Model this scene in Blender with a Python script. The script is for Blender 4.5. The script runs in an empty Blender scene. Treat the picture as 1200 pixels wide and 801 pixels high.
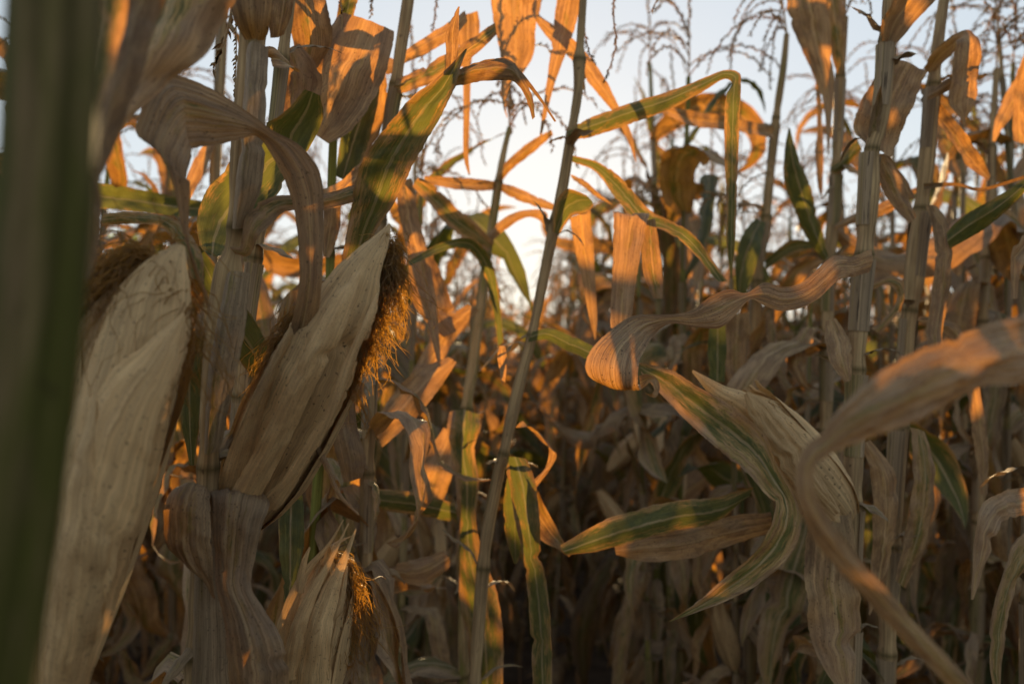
import bpy, math, random
import numpy as np
from mathutils import Vector, noise, Matrix

# ------------------------------------------------------------------ camera, light, exposure
SC = bpy.context.scene
COL = SC.collection
SUN_AZ = math.radians(2.0)      # clockwise from +Y (view direction) towards +X
SUN_EL = math.radians(11.0)
CAM = Vector((0, 0, 1.25))
PITCH = math.radians(2.45)
FPX = 933.3

cd = bpy.data.cameras.new('camera')
cd.sensor_width = 36.0
cd.lens = 28.0
cd.clip_start = 0.02
cd.clip_end = 2000
cd.dof.use_dof = True
cd.dof.focus_distance = 0.74
cd.dof.aperture_fstop = 4.6
cam = bpy.data.objects.new('camera', cd)
COL.objects.link(cam)
cam.location = CAM
cam.rotation_euler = (math.radians(90) + PITCH, 0, 0)
SC.camera = cam

w = bpy.data.worlds.new('World')
SC.world = w
w.use_nodes = True
wn = w.node_tree
sky = wn.nodes.new('ShaderNodeTexSky')
sky.sky_type = 'NISHITA'
sky.sun_disc = False
sky.sun_elevation = SUN_EL
sky.sun_rotation = SUN_AZ
sky.air_density = 1.0
sky.dust_density = 0.3
sky.ozone_density = 1.0
hs = wn.nodes.new('ShaderNodeHueSaturation')
hs.inputs['Saturation'].default_value = 1.5
gm_ = wn.nodes.new('ShaderNodeGamma')      # evens out the glare round the low sun
gm_.inputs['Gamma'].default_value = 0.22
wn.links.new(sky.outputs[0], gm_.inputs['Color'])
wn.links.new(gm_.outputs[0], hs.inputs['Color'])
wn.links.new(hs.outputs[0], wn.nodes['Background'].inputs['Color'])
wn.nodes['Background'].inputs['Strength'].default_value = 0.15

sl = bpy.data.lights.new('sun', 'SUN')
sl.energy = 4.0
sl.angle = math.radians(0.5)
sl.color = (1.0, 0.71, 0.36)
sun = bpy.data.objects.new('sun', sl)
COL.objects.link(sun)
sd = Vector((math.sin(SUN_AZ) * math.cos(SUN_EL), math.cos(SUN_AZ) * math.cos(SUN_EL), math.sin(SUN_EL)))
sun.rotation_euler = sd.to_track_quat('Z', 'Y').to_euler()
sun.location = (0, 0, 6)

SC.view_settings.view_transform = 'Standard'
SC.view_settings.look = 'None'
SC.view_settings.gamma = 1
SC.view_settings.use_curve_mapping = False
SC.view_settings.exposure = 2.0
SC.render.engine = 'CYCLES'
SC.cycles.use_denoising = True
SC.cycles.use_adaptive_sampling = False
SC.cycles.max_bounces = 6
SC.cycles.diffuse_bounces = 2
SC.cycles.transmission_bounces = 3
SC.cycles.glossy_bounces = 2
SC.cycles.transparent_max_bounces = 4
SC.cycles.sample_clamp_indirect = 4

_fw = Vector((0, math.cos(PITCH), math.sin(PITCH)))
_up = Vector((0, -math.sin(PITCH), math.cos(PITCH)))


def P(x, y, d):
    """photo pixel (1200 wide) + distance -> point in the field"""
    return CAM + _fw * d + Vector((1, 0, 0)) * ((x - 600) / FPX * d) + _up * ((400.5 - y) / FPX * d)


# ------------------------------------------------------------------ materials
def new_mat(name):
    m = bpy.data.materials.new(name)
    m.use_nodes = True
    nt = m.node_tree
    nt.nodes.clear()
    return m, nt


def N(nt, t, **kw):
    n = nt.nodes.new(t)
    for k, v in kw.items():
        if k in n.inputs.keys() if hasattr(n.inputs, 'keys') else False:
            n.inputs[k].default_value = v
        else:
            setattr(n, k, v)
    return n


def mth(nt, op, a, b=None, clamp=False):
    n = nt.nodes.new('ShaderNodeMath')
    n.operation = op
    n.use_clamp = clamp
    for i, v in enumerate((a, b)):
        if v is None:
            continue
        if isinstance(v, (int, float)):
            n.inputs[i].default_value = v
        else:
            nt.links.new(v, n.inputs[i])
    return n.outputs[0]


def ramp(nt, f, pts):
    n = nt.nodes.new('ShaderNodeMapRange')
    n.interpolation_type = 'SMOOTHSTEP'
    n.inputs['From Min'].default_value = pts[0]
    n.inputs['From Max'].default_value = pts[1]
    n.inputs['To Min'].default_value = pts[2]
    n.inputs['To Max'].default_value = pts[3]
    nt.links.new(f, n.inputs['Value'])
    return n.outputs[0]


def mixc(nt, f, a, b, mode='MIX'):
    n = nt.nodes.new('ShaderNodeMix')
    n.data_type = 'RGBA'
    n.blend_type = mode
    n.clamp_factor = True
    for sock, v in ((n.inputs[0], f), (n.inputs[6], a), (n.inputs[7], b)):
        if isinstance(v, tuple):
            sock.default_value = (*v, 1) if len(v) == 3 else v
        elif isinstance(v, (int, float)):
            sock.default_value = v
        else:
            nt.links.new(v, sock)
    return n.outputs[2]


def comb(nt, x, y, z):
    n = nt.nodes.new('ShaderNodeCombineXYZ')
    for i, v in enumerate((x, y, z)):
        if isinstance(v, (int, float)):
            n.inputs[i].default_value = v
        else:
            nt.links.new(v, n.inputs[i])
    return n.outputs[0]


def noi(nt, vec, scale=1.0, detail=3.0, rough=0.6, dist=0.0):
    n = nt.nodes.new('ShaderNodeTexNoise')
    n.inputs['Scale'].default_value = scale
    n.inputs['Detail'].default_value = detail
    n.inputs['Roughness'].default_value = rough
    n.inputs['Distortion'].default_value = dist
    nt.links.new(vec, n.inputs['Vector'])
    return n.outputs['Fac']


def leaf_material(name, dry_a, dry_b, dry_c, trans_mul, vein_n=34, transl=0.42, bump=0.35, green=True, midrib=True, rough=0.62, amp=1.0, stain=0.6):
    """object colour: R = greenness, G = darkness, B = seed"""
    m, nt = new_mat(name)
    uv = nt.nodes.new('ShaderNodeUVMap').outputs[0]
    sp = nt.nodes.new('ShaderNodeSeparateXYZ')
    nt.links.new(uv, sp.inputs[0])
    u, v = sp.outputs[0], sp.outputs[1]
    oi = nt.nodes.new('ShaderNodeObjectInfo')
    oc = nt.nodes.new('ShaderNodeSeparateColor')
    nt.links.new(oi.outputs['Color'], oc.inputs[0])
    G, D, S = oc.outputs[0], oc.outputs[1], oc.outputs[2]
    geo = nt.nodes.new('ShaderNodeNewGeometry')
    seed = mth(nt, 'MULTIPLY', S, 57.0)
    veins = noi(nt, comb(nt, mth(nt, 'MULTIPLY', u, vein_n), mth(nt, 'MULTIPLY', v, 0.4), seed), 1.0, 4, 0.62)
    fine = noi(nt, comb(nt, mth(nt, 'MULTIPLY', u, vein_n * 3.4), mth(nt, 'MULTIPLY', v, 1.0), seed), 1.0, 2, 0.5)
    blot = noi(nt, comb(nt, mth(nt, 'MULTIPLY', u, 3.0), mth(nt, 'MULTIPLY', v, 1.3), seed), 1.0, 4, 0.65, 0.6)
    wpos = noi(nt, geo.outputs['Position'], 5.0, 2, 0.5)
    col = mixc(nt, ramp(nt, blot, (0.3, 0.68, 0, 1)), dry_a, dry_b)
    st2 = noi(nt, comb(nt, mth(nt, 'MULTIPLY', u, 7.0), mth(nt, 'MULTIPLY', v, 2.2), mth(nt, 'ADD', seed, 40.0)), 1.0, 6, 0.75, 1.2)
    col = mixc(nt, ramp(nt, st2, (0.52, 0.72, 0, stain)), col, tuple(q * 0.42 for q in dry_b))
    col = mixc(nt, mth(nt, 'MULTIPLY', ramp(nt, wpos, (0.35, 0.7, 0, 1)), 0.6), col, dry_c)
    broad = noi(nt, comb(nt, mth(nt, 'MULTIPLY', u, 11.0), mth(nt, 'MULTIPLY', v, 0.5), seed), 1.0, 2, 0.5)
    vv = mth(nt, 'MULTIPLY', ramp(nt, veins, (0.3, 0.7, 1 - 0.36 * amp, 1 + 0.16 * amp)), ramp(nt, broad, (0.3, 0.7, 1 - 0.16 * amp, 1 + 0.1 * amp)))
    ff = ramp(nt, fine, (0.3, 0.7, 0.86, 1.1))
    ln = noi(nt, comb(nt, mth(nt, 'MULTIPLY', u, vein_n * 0.62), mth(nt, 'MULTIPLY', v, 0.22), mth(nt, 'ADD', seed, 3.0)), 1.0, 3, 0.55)
    lines = ramp(nt, mth(nt, 'ABSOLUTE', mth(nt, 'SUBTRACT', ln, 0.5)), (0.0, 0.035, 1 - 0.26 * amp, 1.02))
    tex = mth(nt, 'MULTIPLY', mth(nt, 'MULTIPLY', vv, ff), lines)
    gmask = None
    if green:
        gn = noi(nt, comb(nt, mth(nt, 'MULTIPLY', u, 2.4), mth(nt, 'MULTIPLY', v, 0.7), mth(nt, 'ADD', seed, 11.0)), 1.0, 5, 0.7, 0.8)
        mot = noi(nt, comb(nt, mth(nt, 'MULTIPLY', u, 30.0), mth(nt, 'MULTIPLY', v, 4.0), mth(nt, 'ADD', seed, 5.0)), 1.0, 3, 0.7)
        gn = mth(nt, 'ADD', gn, mth(nt, 'MULTIPLY', mth(nt, 'SUBTRACT', mot, 0.5), 0.55))
        # edges of a blade dry out first
        e = mth(nt, 'ABSOLUTE', mth(nt, 'SUBTRACT', u, 0.5))
        gg = mth(nt, 'SUBTRACT', mth(nt, 'ADD', gn, mth(nt, 'MULTIPLY', G, 0.62)), mth(nt, 'ADD', mth(nt, 'MULTIPLY', e, 0.4), mth(nt, 'MULTIPLY', mth(nt, 'POWER', mth(nt, 'MULTIPLY', e, 2.0), 3.0), 0.15)))
        gmask = ramp(nt, gg, (0.56, 0.80, 0, 1))
        yl = ramp(nt, gg, (0.48, 0.62, 0, 1))
        gcol = mixc(nt, ramp(nt, blot, (0.35, 0.65, 0, 1)), (0.06, 0.08, 0.032), (0.15, 0.15, 0.045))
        col = mixc(nt, mth(nt, 'MULTIPLY', yl, 0.5), col, (0.36, 0.27, 0.06))
        col = mixc(nt, gmask, col, gcol)
    if midrib:
        e2 = mth(nt, 'ABSOLUTE', mth(nt, 'SUBTRACT', u, 0.5))
        rib = ramp(nt, e2, (0.022, 0.05, 1, 0))
        col = mixc(nt, mth(nt, 'MULTIPLY', rib, 0.7), col, (0.50, 0.38, 0.22))
    else:
        rib = None
    spk = noi(nt, comb(nt, mth(nt, 'MULTIPLY', u, 26.0), mth(nt, 'MULTIPLY', v, 22.0), seed), 1.0, 2, 0.5)
    spots = ramp(nt, spk, (0.645, 0.70, 0, 0.8))
    col = mixc(nt, spots, col, (0.06, 0.035, 0.02))
    tc = nt.nodes.new('ShaderNodeVectorMath')
    tc.operation = 'SCALE'
    nt.links.new(col, tc.inputs[0])
    dark = mth(nt, 'SUBTRACT', 1.0, mth(nt, 'MULTIPLY', D, 0.65))
    nt.links.new(mth(nt, 'MULTIPLY', tex, dark), tc.inputs['Scale'])
    col = tc.outputs[0]
    tr = mixc(nt, 1.0, col, trans_mul, 'MULTIPLY')
    if gmask is not None:
        tr = mixc(nt, mth(nt, 'MULTIPLY', gmask, 0.85), tr, (0.17, 0.155, 0.02))
    bs = nt.nodes.new('ShaderNodeBump')
    bs.inputs['Strength'].default_value = bump
    bs.inputs['Distance'].default_value = 0.0018
    nt.links.new(mth(nt, 'ADD', mth(nt, 'ADD', veins, mth(nt, 'MULTIPLY', fine, 0.4)), mth(nt, 'MULTIPLY', lines, 0.8)), bs.inputs['Height'])
    pb = nt.nodes.new('ShaderNodeBsdfPrincipled')
    pb.inputs['Roughness'].default_value = rough
    pb.inputs['Specular IOR Level'].default_value = 0.28
    nt.links.new(col, pb.inputs['Base Color'])
    nt.links.new(bs.outputs[0], pb.inputs['Normal'])
    tb = nt.nodes.new('ShaderNodeBsdfTranslucent')
    nt.links.new(tr, tb.inputs['Color'])
    nt.links.new(bs.outputs[0], tb.inputs['Normal'])
    mx = nt.nodes.new('ShaderNodeMixShader')
    mx.inputs[0].default_value = transl
    nt.links.new(pb.outputs[0], mx.inputs[1])
    nt.links.new(tb.outputs[0], mx.inputs[2])
    out = nt.nodes.new('ShaderNodeOutputMaterial')
    nt.links.new(mx.outputs[0], out.inputs[0])
    return m


M_LEAF = leaf_material('dry_corn_leaf', (0.47, 0.34, 0.18), (0.22, 0.145, 0.08), (0.40, 0.30, 0.205), (1.75, 0.95, 0.22), vein_n=76, transl=0.30)
M_HUSK = leaf_material('dry_husk', (0.74, 0.52, 0.265), (0.52, 0.34, 0.165), (0.66, 0.455, 0.23), (1.3, 0.95, 0.55), vein_n=70, amp=0.75, stain=0.22, transl=0.2, bump=0.45, green=False, midrib=False)


M_SHEATH = leaf_material('dry_sheath', (0.42, 0.31, 0.19), (0.30, 0.21, 0.125), (0.38, 0.28, 0.17), (1.3, 0.95, 0.55), vein_n=40, transl=0.10, bump=0.6, green=True, midrib=False)


def stalk_material():
    m, nt = new_mat('corn_stalk_rind')
    uv = nt.nodes.new('ShaderNodeUVMap').outputs[0]
    sp = nt.nodes.new('ShaderNodeSeparateXYZ')
    nt.links.new(uv, sp.inputs[0])
    u, v = sp.outputs[0], sp.outputs[1]
    oi = nt.nodes.new('ShaderNodeObjectInfo')
    oc = nt.nodes.new('ShaderNodeSeparateColor')
    nt.links.new(oi.outputs['Color'], oc.inputs[0])
    at = nt.nodes.new('ShaderNodeAttribute')
    at.attribute_name = 'joint'
    st = noi(nt, comb(nt, mth(nt, 'MULTIPLY', u, 26.0), mth(nt, 'MULTIPLY', v, 9.0), mth(nt, 'MULTIPLY', oc.outputs[2], 31.0)), 1.0, 4, 0.6)
    bl = noi(nt, comb(nt, mth(nt, 'MULTIPLY', u, 3.0), mth(nt, 'MULTIPLY', v, 7.0), oc.outputs[2]), 1.0, 4, 0.65)
    col = mixc(nt, ramp(nt, bl, (0.35, 0.65, 0, 1)), (0.44, 0.31, 0.16), (0.27, 0.175, 0.095))
    gm = ramp(nt, mth(nt, 'ADD', bl, mth(nt, 'MULTIPLY', oc.outputs[0], 0.7)), (0.62, 0.9, 0, 1))
    col = mixc(nt, gm, col, (0.19, 0.19, 0.045))
    col = mixc(nt, mth(nt, 'MULTIPLY', at.outputs['Fac'], 0.85), col, (0.10, 0.075, 0.03))
    spk = noi(nt, comb(nt, mth(nt, 'MULTIPLY', u, 14.0), mth(nt, 'MULTIPLY', v, 90.0), 3.3), 1.0, 2, 0.5)
    col = mixc(nt, ramp(nt, spk, (0.68, 0.76, 0, 0.6)), col, (0.05, 0.03, 0.02))
    sc = nt.nodes.new('ShaderNodeVectorMath')
    sc.operation = 'SCALE'
    nt.links.new(col, sc.inputs[0])
    nt.links.new(mth(nt, 'MULTIPLY', ramp(nt, st, (0.3, 0.7, 0.62, 1.2)), mth(nt, 'SUBTRACT', 1.0, mth(nt, 'MULTIPLY', oc.outputs[1], 0.6))), sc.inputs['Scale'])
    bs = nt.nodes.new('ShaderNodeBump')
    bs.inputs['Strength'].default_value = 0.5
    bs.inputs['Distance'].default_value = 0.001
    nt.links.new(st, bs.inputs['Height'])
    pb = nt.nodes.new('ShaderNodeBsdfPrincipled')
    pb.inputs['Roughness'].default_value = 0.75
    pb.inputs['Specular IOR Level'].default_value = 0.08
    nt.links.new(sc.outputs[0], pb.inputs['Base Color'])
    nt.links.new(bs.outputs[0], pb.inputs['Normal'])
    out = nt.nodes.new('ShaderNodeOutputMaterial')
    nt.links.new(pb.outputs[0], out.inputs[0])
    return m


M_STALK = stalk_material()


def simple_mat(name, a, b, scale, rough=0.8, transl=0.0, tcol=None, bump=0.0):
    m, nt = new_mat(name)
    geo = nt.nodes.new('ShaderNodeNewGeometry')
    n = noi(nt, geo.outputs['Position'], scale, 6, 0.65)
    col = mixc(nt, ramp(nt, n, (0.35, 0.65, 0, 1)), a, b)
    pb = nt.nodes.new('ShaderNodeBsdfPrincipled')
    pb.inputs['Roughness'].default_value = rough
    pb.inputs['Specular IOR Level'].default_value = 0.2
    nt.links.new(col, pb.inputs['Base Color'])
    out = nt.nodes.new('ShaderNodeOutputMaterial')
    if bump:
        bs = nt.nodes.new('ShaderNodeBump')
        bs.inputs['Strength'].default_value = 1.0
        bs.inputs['Distance'].default_value = bump
        nt.links.new(n, bs.inputs['Height'])
        nt.links.new(bs.outputs[0], pb.inputs['Normal'])
    if transl:
        tb = nt.nodes.new('ShaderNodeBsdfTranslucent')
        tb.inputs['Color'].default_value = (*tcol, 1)
        mx = nt.nodes.new('ShaderNodeMixShader')
        mx.inputs[0].default_value = transl
        nt.links.new(pb.outputs[0], mx.inputs[1])
        nt.links.new(tb.outputs[0], mx.inputs[2])
        nt.links.new(mx.outputs[0], out.inputs[0])
    else:
        nt.links.new(pb.outputs[0], out.inputs[0])
    return m


M_SILK = simple_mat('corn_silk', (0.13, 0.09, 0.05), (0.25, 0.18, 0.10), 90, 0.5, 0.65, (0.70, 0.46, 0.14))
M_TASSEL = simple_mat('corn_tassel', (0.34, 0.24, 0.13), (0.46, 0.33, 0.18), 60, 0.75, 0.3, (0.75, 0.42, 0.14))
M_SOIL = simple_mat('field_soil', (0.055, 0.038, 0.026), (0.10, 0.072, 0.048), 9, 0.95, bump=0.03)
M_BARK = simple_mat('tree_bark', (0.09, 0.065, 0.045), (0.16, 0.12, 0.085), 4, 0.9)
M_TREELEAF = simple_mat('tree_leaves', (0.05, 0.085, 0.03), (0.10, 0.13, 0.04), 1.5, 0.6, 0.4, (0.28, 0.34, 0.05))


# ------------------------------------------------------------------ mesh helpers
class Mesh:
    def __init__(self):
        self.v, self.f, self.uv, self.jt = [], [], [], []
        self.n = 0

    def grid(self, V, UV, J=None, closed=False):
        """V rows x cols x 3"""
        r, c = V.shape[:2]
        idx = np.arange(r * c).reshape(r, c) + self.n
        self.v.append(V.reshape(-1, 3))
        self.uv.append(UV.reshape(-1, 2))
        self.jt.append(np.zeros(r * c) if J is None else J.reshape(-1))
        q = np.stack([idx[:-1, :-1], idx[:-1, 1:], idx[1:, 1:], idx[1:, :-1]], -1).reshape(-1, 4)
        self.f.append(q)
        self.n += r * c

    def quads(self, V, F):
        self.v.append(V)
        self.uv.append(np.full((len(V), 2), 0.3))
        self.jt.append(np.zeros(len(V)))
        self.f.append(F + self.n)
        self.n += len(V)

    def data(self):
        return (np.concatenate(self.v), np.concatenate(self.f), np.concatenate(self.uv), np.concatenate(self.jt))

    def mesh(self, name, mat, origin=(0, 0, 0)):
        V, F, UV, J = self.data()
        return make_mesh(name, V - np.array(origin), F, UV, J, mat)


def make_mesh(name, V, F, UV, J, mat):
    me = bpy.data.meshes.new(name)
    nf = len(F)
    me.vertices.add(len(V))
    me.vertices.foreach_set('co', V.astype(np.float32).ravel())
    me.loops.add(nf * 4)
    me.loops.foreach_set('vertex_index', F.astype(np.int32).ravel())
    me.polygons.add(nf)
    me.polygons.foreach_set('loop_start', np.arange(0, nf * 4, 4, dtype=np.int32))
    me.polygons.foreach_set('loop_total', np.full(nf, 4, dtype=np.int32))
    me.polygons.foreach_set('use_smooth', np.ones(nf, dtype=bool))
    l = me.uv_layers.new(name='UVMap')
    l.data.foreach_set('uv', UV[F.ravel()].astype(np.float32).ravel())
    a = me.attributes.new('joint', 'FLOAT', 'POINT')
    a.data.foreach_set('value', J.astype(np.float32))
    me.update(calc_edges=True)
    me.materials.append(mat)
    return me


def link(name, me, parent=None, col=None):
    o = bpy.data.objects.new(name, me)
    COL.objects.link(o)
    if parent:
        o.parent = parent
    if col:
        o.color = (*col, 1)
    return o


def tag(o, label=None, cat=None, group=None, kind=None):
    for k, v in (('label', label), ('category', cat), ('group', group), ('kind', kind)):
        if v:
            o[k] = v
    return o


def nz(a):
    l = np.linalg.norm(a, axis=-1, keepdims=True)
    return a / np.maximum(l, 1e-9)


def crom(pts, k):
    """Catmull-Rom through rows of pts, k samples per segment"""
    p = np.array(pts, float)
    q = np.vstack([2 * p[0] - p[1], p, 2 * p[-1] - p[-2]])
    out = []
    for i in range(len(p) - 1):
        p0, p1, p2, p3 = q[i], q[i + 1], q[i + 2], q[i + 3]
        for t in np.arange(k) / k:
            out.append(0.5 * (2 * p1 + (p2 - p0) * t + (2 * p0 - 5 * p1 + 4 * p2 - p3) * t * t + (3 * p1 - p0 - 3 * p2 + p3) * t ** 3))
    out.append(p[-1])
    return np.array(out)


def blade(m, A, B, cols=9, fold=0.1, ripple=0.05, rng=None, cup=0.0, crumple=0.02, pleat=0.0, ragged=0.5):
    """one leaf blade between the edge polylines A and B (rows x 3)"""
    rng = rng or random.Random(1)
    n = len(A)
    C = (A + B) / 2
    T = nz(np.gradient(C, axis=0))
    W = B - A
    wl = np.linalg.norm(W, axis=1)
    Nn = nz(np.cross(T, W))
    # keep the normal from jumping
    for i in range(1, n):
        if np.dot(Nn[i], Nn[i - 1]) < 0:
            Nn[i] = -Nn[i]
    for _ in range(2):
        Nn[1:-1] = nz(Nn[:-2] + 2 * Nn[1:-1] + Nn[2:])
    s = np.concatenate([[0], np.cumsum(np.linalg.norm(np.diff(C, axis=0), axis=1))])
    wref = max(wl.max(), 1e-4)
    t = np.linspace(0, 1, cols)
    e = np.abs(2 * t - 1)
    V = np.zeros((n, cols, 3))
    UV = np.zeros((n, cols, 2))
    ph1, ph2 = rng.uniform(0, 6.28), rng.uniform(0, 6.28)
    fr = rng.uniform(0.9, 1.5) * 2 * math.pi / (wref * 2.2)
    off = rng.uniform(0, 50)
    for i in range(n):
        h = -fold * e + cup * (1 - e ** 2)
        side = np.where(t < 0.5, np.sin(fr * s[i] + ph1), np.sin(fr * 1.13 * s[i] + ph2))
        h = h + ripple * side * e ** 2
        cr = np.array([noise.noise((off + tt * 2.5, s[i] / wref * 1.6, off)) + 0.5 * noise.noise((off + tt * 6, s[i] / wref * 4, off)) for tt in t])
        h = h + crumple * cr * 2
        if cols > 5:
            h = h + crumple * 0.8 * np.array([noise.noise((off + tt * 9, s[i] / wref * 1.1, 7.0)) for tt in t])
        if pleat:
            h = h + pleat * np.sin(t * 2 * math.pi * 11 + 1.5 * noise.noise((off, s[i] / wref, 3.0)))
        # worn, nibbled margins
        ea = ragged * (0.05 * noise.noise((off, s[i] / wref * 5, 1.0)) + 0.045 * noise.noise((off, s[i] / wref * 14, 1.0)))
        eb = ragged * (0.05 * noise.noise((off, s[i] / wref * 5, 9.0)) + 0.045 * noise.noise((off, s[i] / wref * 14, 9.0)))
        if ragged > .4:
            ea += ragged * max(0, noise.noise((off, s[i] / wref * 2.2, 21.0)) - 0.42) * 1.1
            eb -= ragged * max(0, noise.noise((off, s[i] / wref * 2.2, 31.0)) - 0.42) * 1.1
        tt_ = ea + t * (1 + eb - ea)
        V[i] = A[i][None] + W[i][None] * tt_[:, None] + Nn[i][None] * (h * wl[i])[:, None]
        UV[i, :, 0] = t
        UV[i, :, 1] = s[i] / wref * 0.9
    m.grid(V, UV)


def tube(m, pts, rad, sides=10, joints=None, flute=0.0, arc=2 * math.pi, a0=0.0, taper_cap=True):
    pts = np.asarray(pts, float)
    rad = np.asarray(rad, float)
    T = nz(np.gradient(pts, axis=0))
    ref = np.array([0.3, 0.9, 0.1]) if abs(T[0][2]) > 0.7 else np.array([0, 0, 1.0])
    X = nz(np.cross(T, ref))
    Y = nz(np.cross(T, X))
    a = a0 + np.linspace(0, arc, sides + 1)
    s = np.concatenate([[0], np.cumsum(np.linalg.norm(np.diff(pts, axis=0), axis=1))])
    R = rad[:, None] * (1 + flute * np.cos(a * 7)[None])
    V = pts[:, None] + X[:, None] * (R * np.cos(a)[None])[..., None] + Y[:, None] * (R * np.sin(a)[None])[..., None]
    UV = np.zeros(V.shape[:2] + (2,))
    UV[..., 0] = (np.arange(sides + 1) / sides)[None]
    UV[..., 1] = s[:, None]
    J = None if joints is None else np.repeat(np.asarray(joints)[:, None], sides + 1, 1)
    m.grid(V, UV, J)


# ------------------------------------------------------------------ parts of a corn plant
def stalk_curve(path, node_z, r_of, seg=0.012):
    """path rows x 3 from the ground up; node_z = heights of the joints; returns points, radii, joint mask"""
    d = np.concatenate([[0], np.cumsum(np.linalg.norm(np.diff(path, axis=0), axis=1))])
    L = d[-1]
    n = max(20, int(L / seg))
    ss = np.linspace(0, L, n)
    pts = np.stack([np.interp(ss, d, path[:, k]) for k in range(3)], -1)
    rad = r_of(ss / L, pts)
    jt = np.zeros(n)
    for z in node_z:
        dz = (pts[:, 2] - z)
        rad = rad * (1 + 0.13 * np.exp(-(dz / 0.006) ** 2) - 0.10 * np.exp(-((dz - 0.025) / 0.015) ** 2))
        jt = np.maximum(jt, np.exp(-(dz / 0.005) ** 2))
    return pts, rad, jt


def spikelets(m, pts, rng, size=0.008, step=0.006, lo=0.1):
    d = np.concatenate([[0], np.cumsum(np.linalg.norm(np.diff(pts, axis=0), axis=1))])
    L = d[-1]
    n = int(L / step)
    T = nz(np.gradient(pts, axis=0))
    base = np.array([[0, 0, 0], [0.22, 0, 0.4], [0, 0.16, 0.45], [-0.22, 0, 0.4], [0, -0.16, 0.45], [0, 0, 1]])
    F = np.array([[0, 1, 2, 2], [0, 2, 3, 3], [0, 3, 4, 4], [0, 4, 1, 1], [5, 2, 1, 1], [5, 3, 2, 2], [5, 4, 3, 3], [5, 1, 4, 4]])
    F = np.array([[0, 1, 5, 2], [0, 2, 5, 3], [0, 3, 5, 4], [0, 4, 5, 1]])
    for i in range(n):
        s = L * (lo + (1 - lo) * i / max(n - 1, 1))
        p = np.array([np.interp(s, d, pts[:, k]) for k in range(3)])
        t = nz(np.array([np.interp(s, d, T[:, k]) for k in range(3)]))
        r = nz(np.cross(t, np.array([rng.gauss(0, 1), rng.gauss(0, 1), rng.gauss(0, 1)])))
        ax = nz(t * 1.0 + r * (0.55 + 0.3 * rng.random()))
        x = nz(np.cross(ax, t + 0.01))
        y = np.cross(ax, x)
        sz = size * rng.uniform(0.75, 1.2)
        V = p + (base[:, :1] * x + base[:, 1:2] * y + base[:, 2:3] * ax) * sz
        m.quads(V, F)


def droop_path(p, d, L, n, g, rng, wob=0.1):
    p = np.array(p, float)
    d = nz(np.array(d, float))
    out = [p.copy()]
    st = L / n
    for i in range(n):
        d = nz(d + np.array([rng.gauss(0, wob), rng.gauss(0, wob), rng.gauss(0, wob)]) * 0.5 + np.array([0, 0, -g * st]))
        p = p + d * st
        out.append(p.copy())
    return np.array(out)


def tassel_mesh(m, top, updir, rng, nb=9, L=0.28, detail=True):
    up = nz(np.array(updir, float))
    main = droop_path(top, up, L, 12, 1.2, rng, 0.05)
    tube(m, main, np.linspace(0.0022, 0.0009, len(main)), 4)
    if detail:
        spikelets(m, main, rng, 0.012, 0.0055, 0.25)
    for i in range(nb):
        k = rng.uniform(0.05, 0.42)
        p = main[int(k * 12)]
        a = rng.uniform(0, 6.28)
        dr = up * rng.uniform(0.8, 1.5) + np.array([math.cos(a), math.sin(a), 0]) * rng.uniform(0.5, 1.0)
        b = droop_path(p, dr, L * rng.uniform(0.55, 0.95), 12, rng.uniform(6, 17), rng, 0.10)
        tube(m, b, np.linspace(0.0018, 0.0008, len(b)), 3)
        if detail:
            spikelets(m, b, rng, 0.0115, 0.0065, 0.10)
        else:
            tube(m, b[3:], np.linspace(0.003, 0.0015, len(b) - 3), 3)


EARP = np.array([[0, .42], [.08, .68], [.2, .9], [.38, 1.0], [.55, .97], [.72, .82], [.85, .6], [.95, .35], [1.0, .12]])


EARB = np.array([[0, .36], [.12, .50], [.28, .70], [.45, .86], [.6, .96], [.75, 1.0], [.87, .93], [.95, .72], [1.0, .45]])


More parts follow.
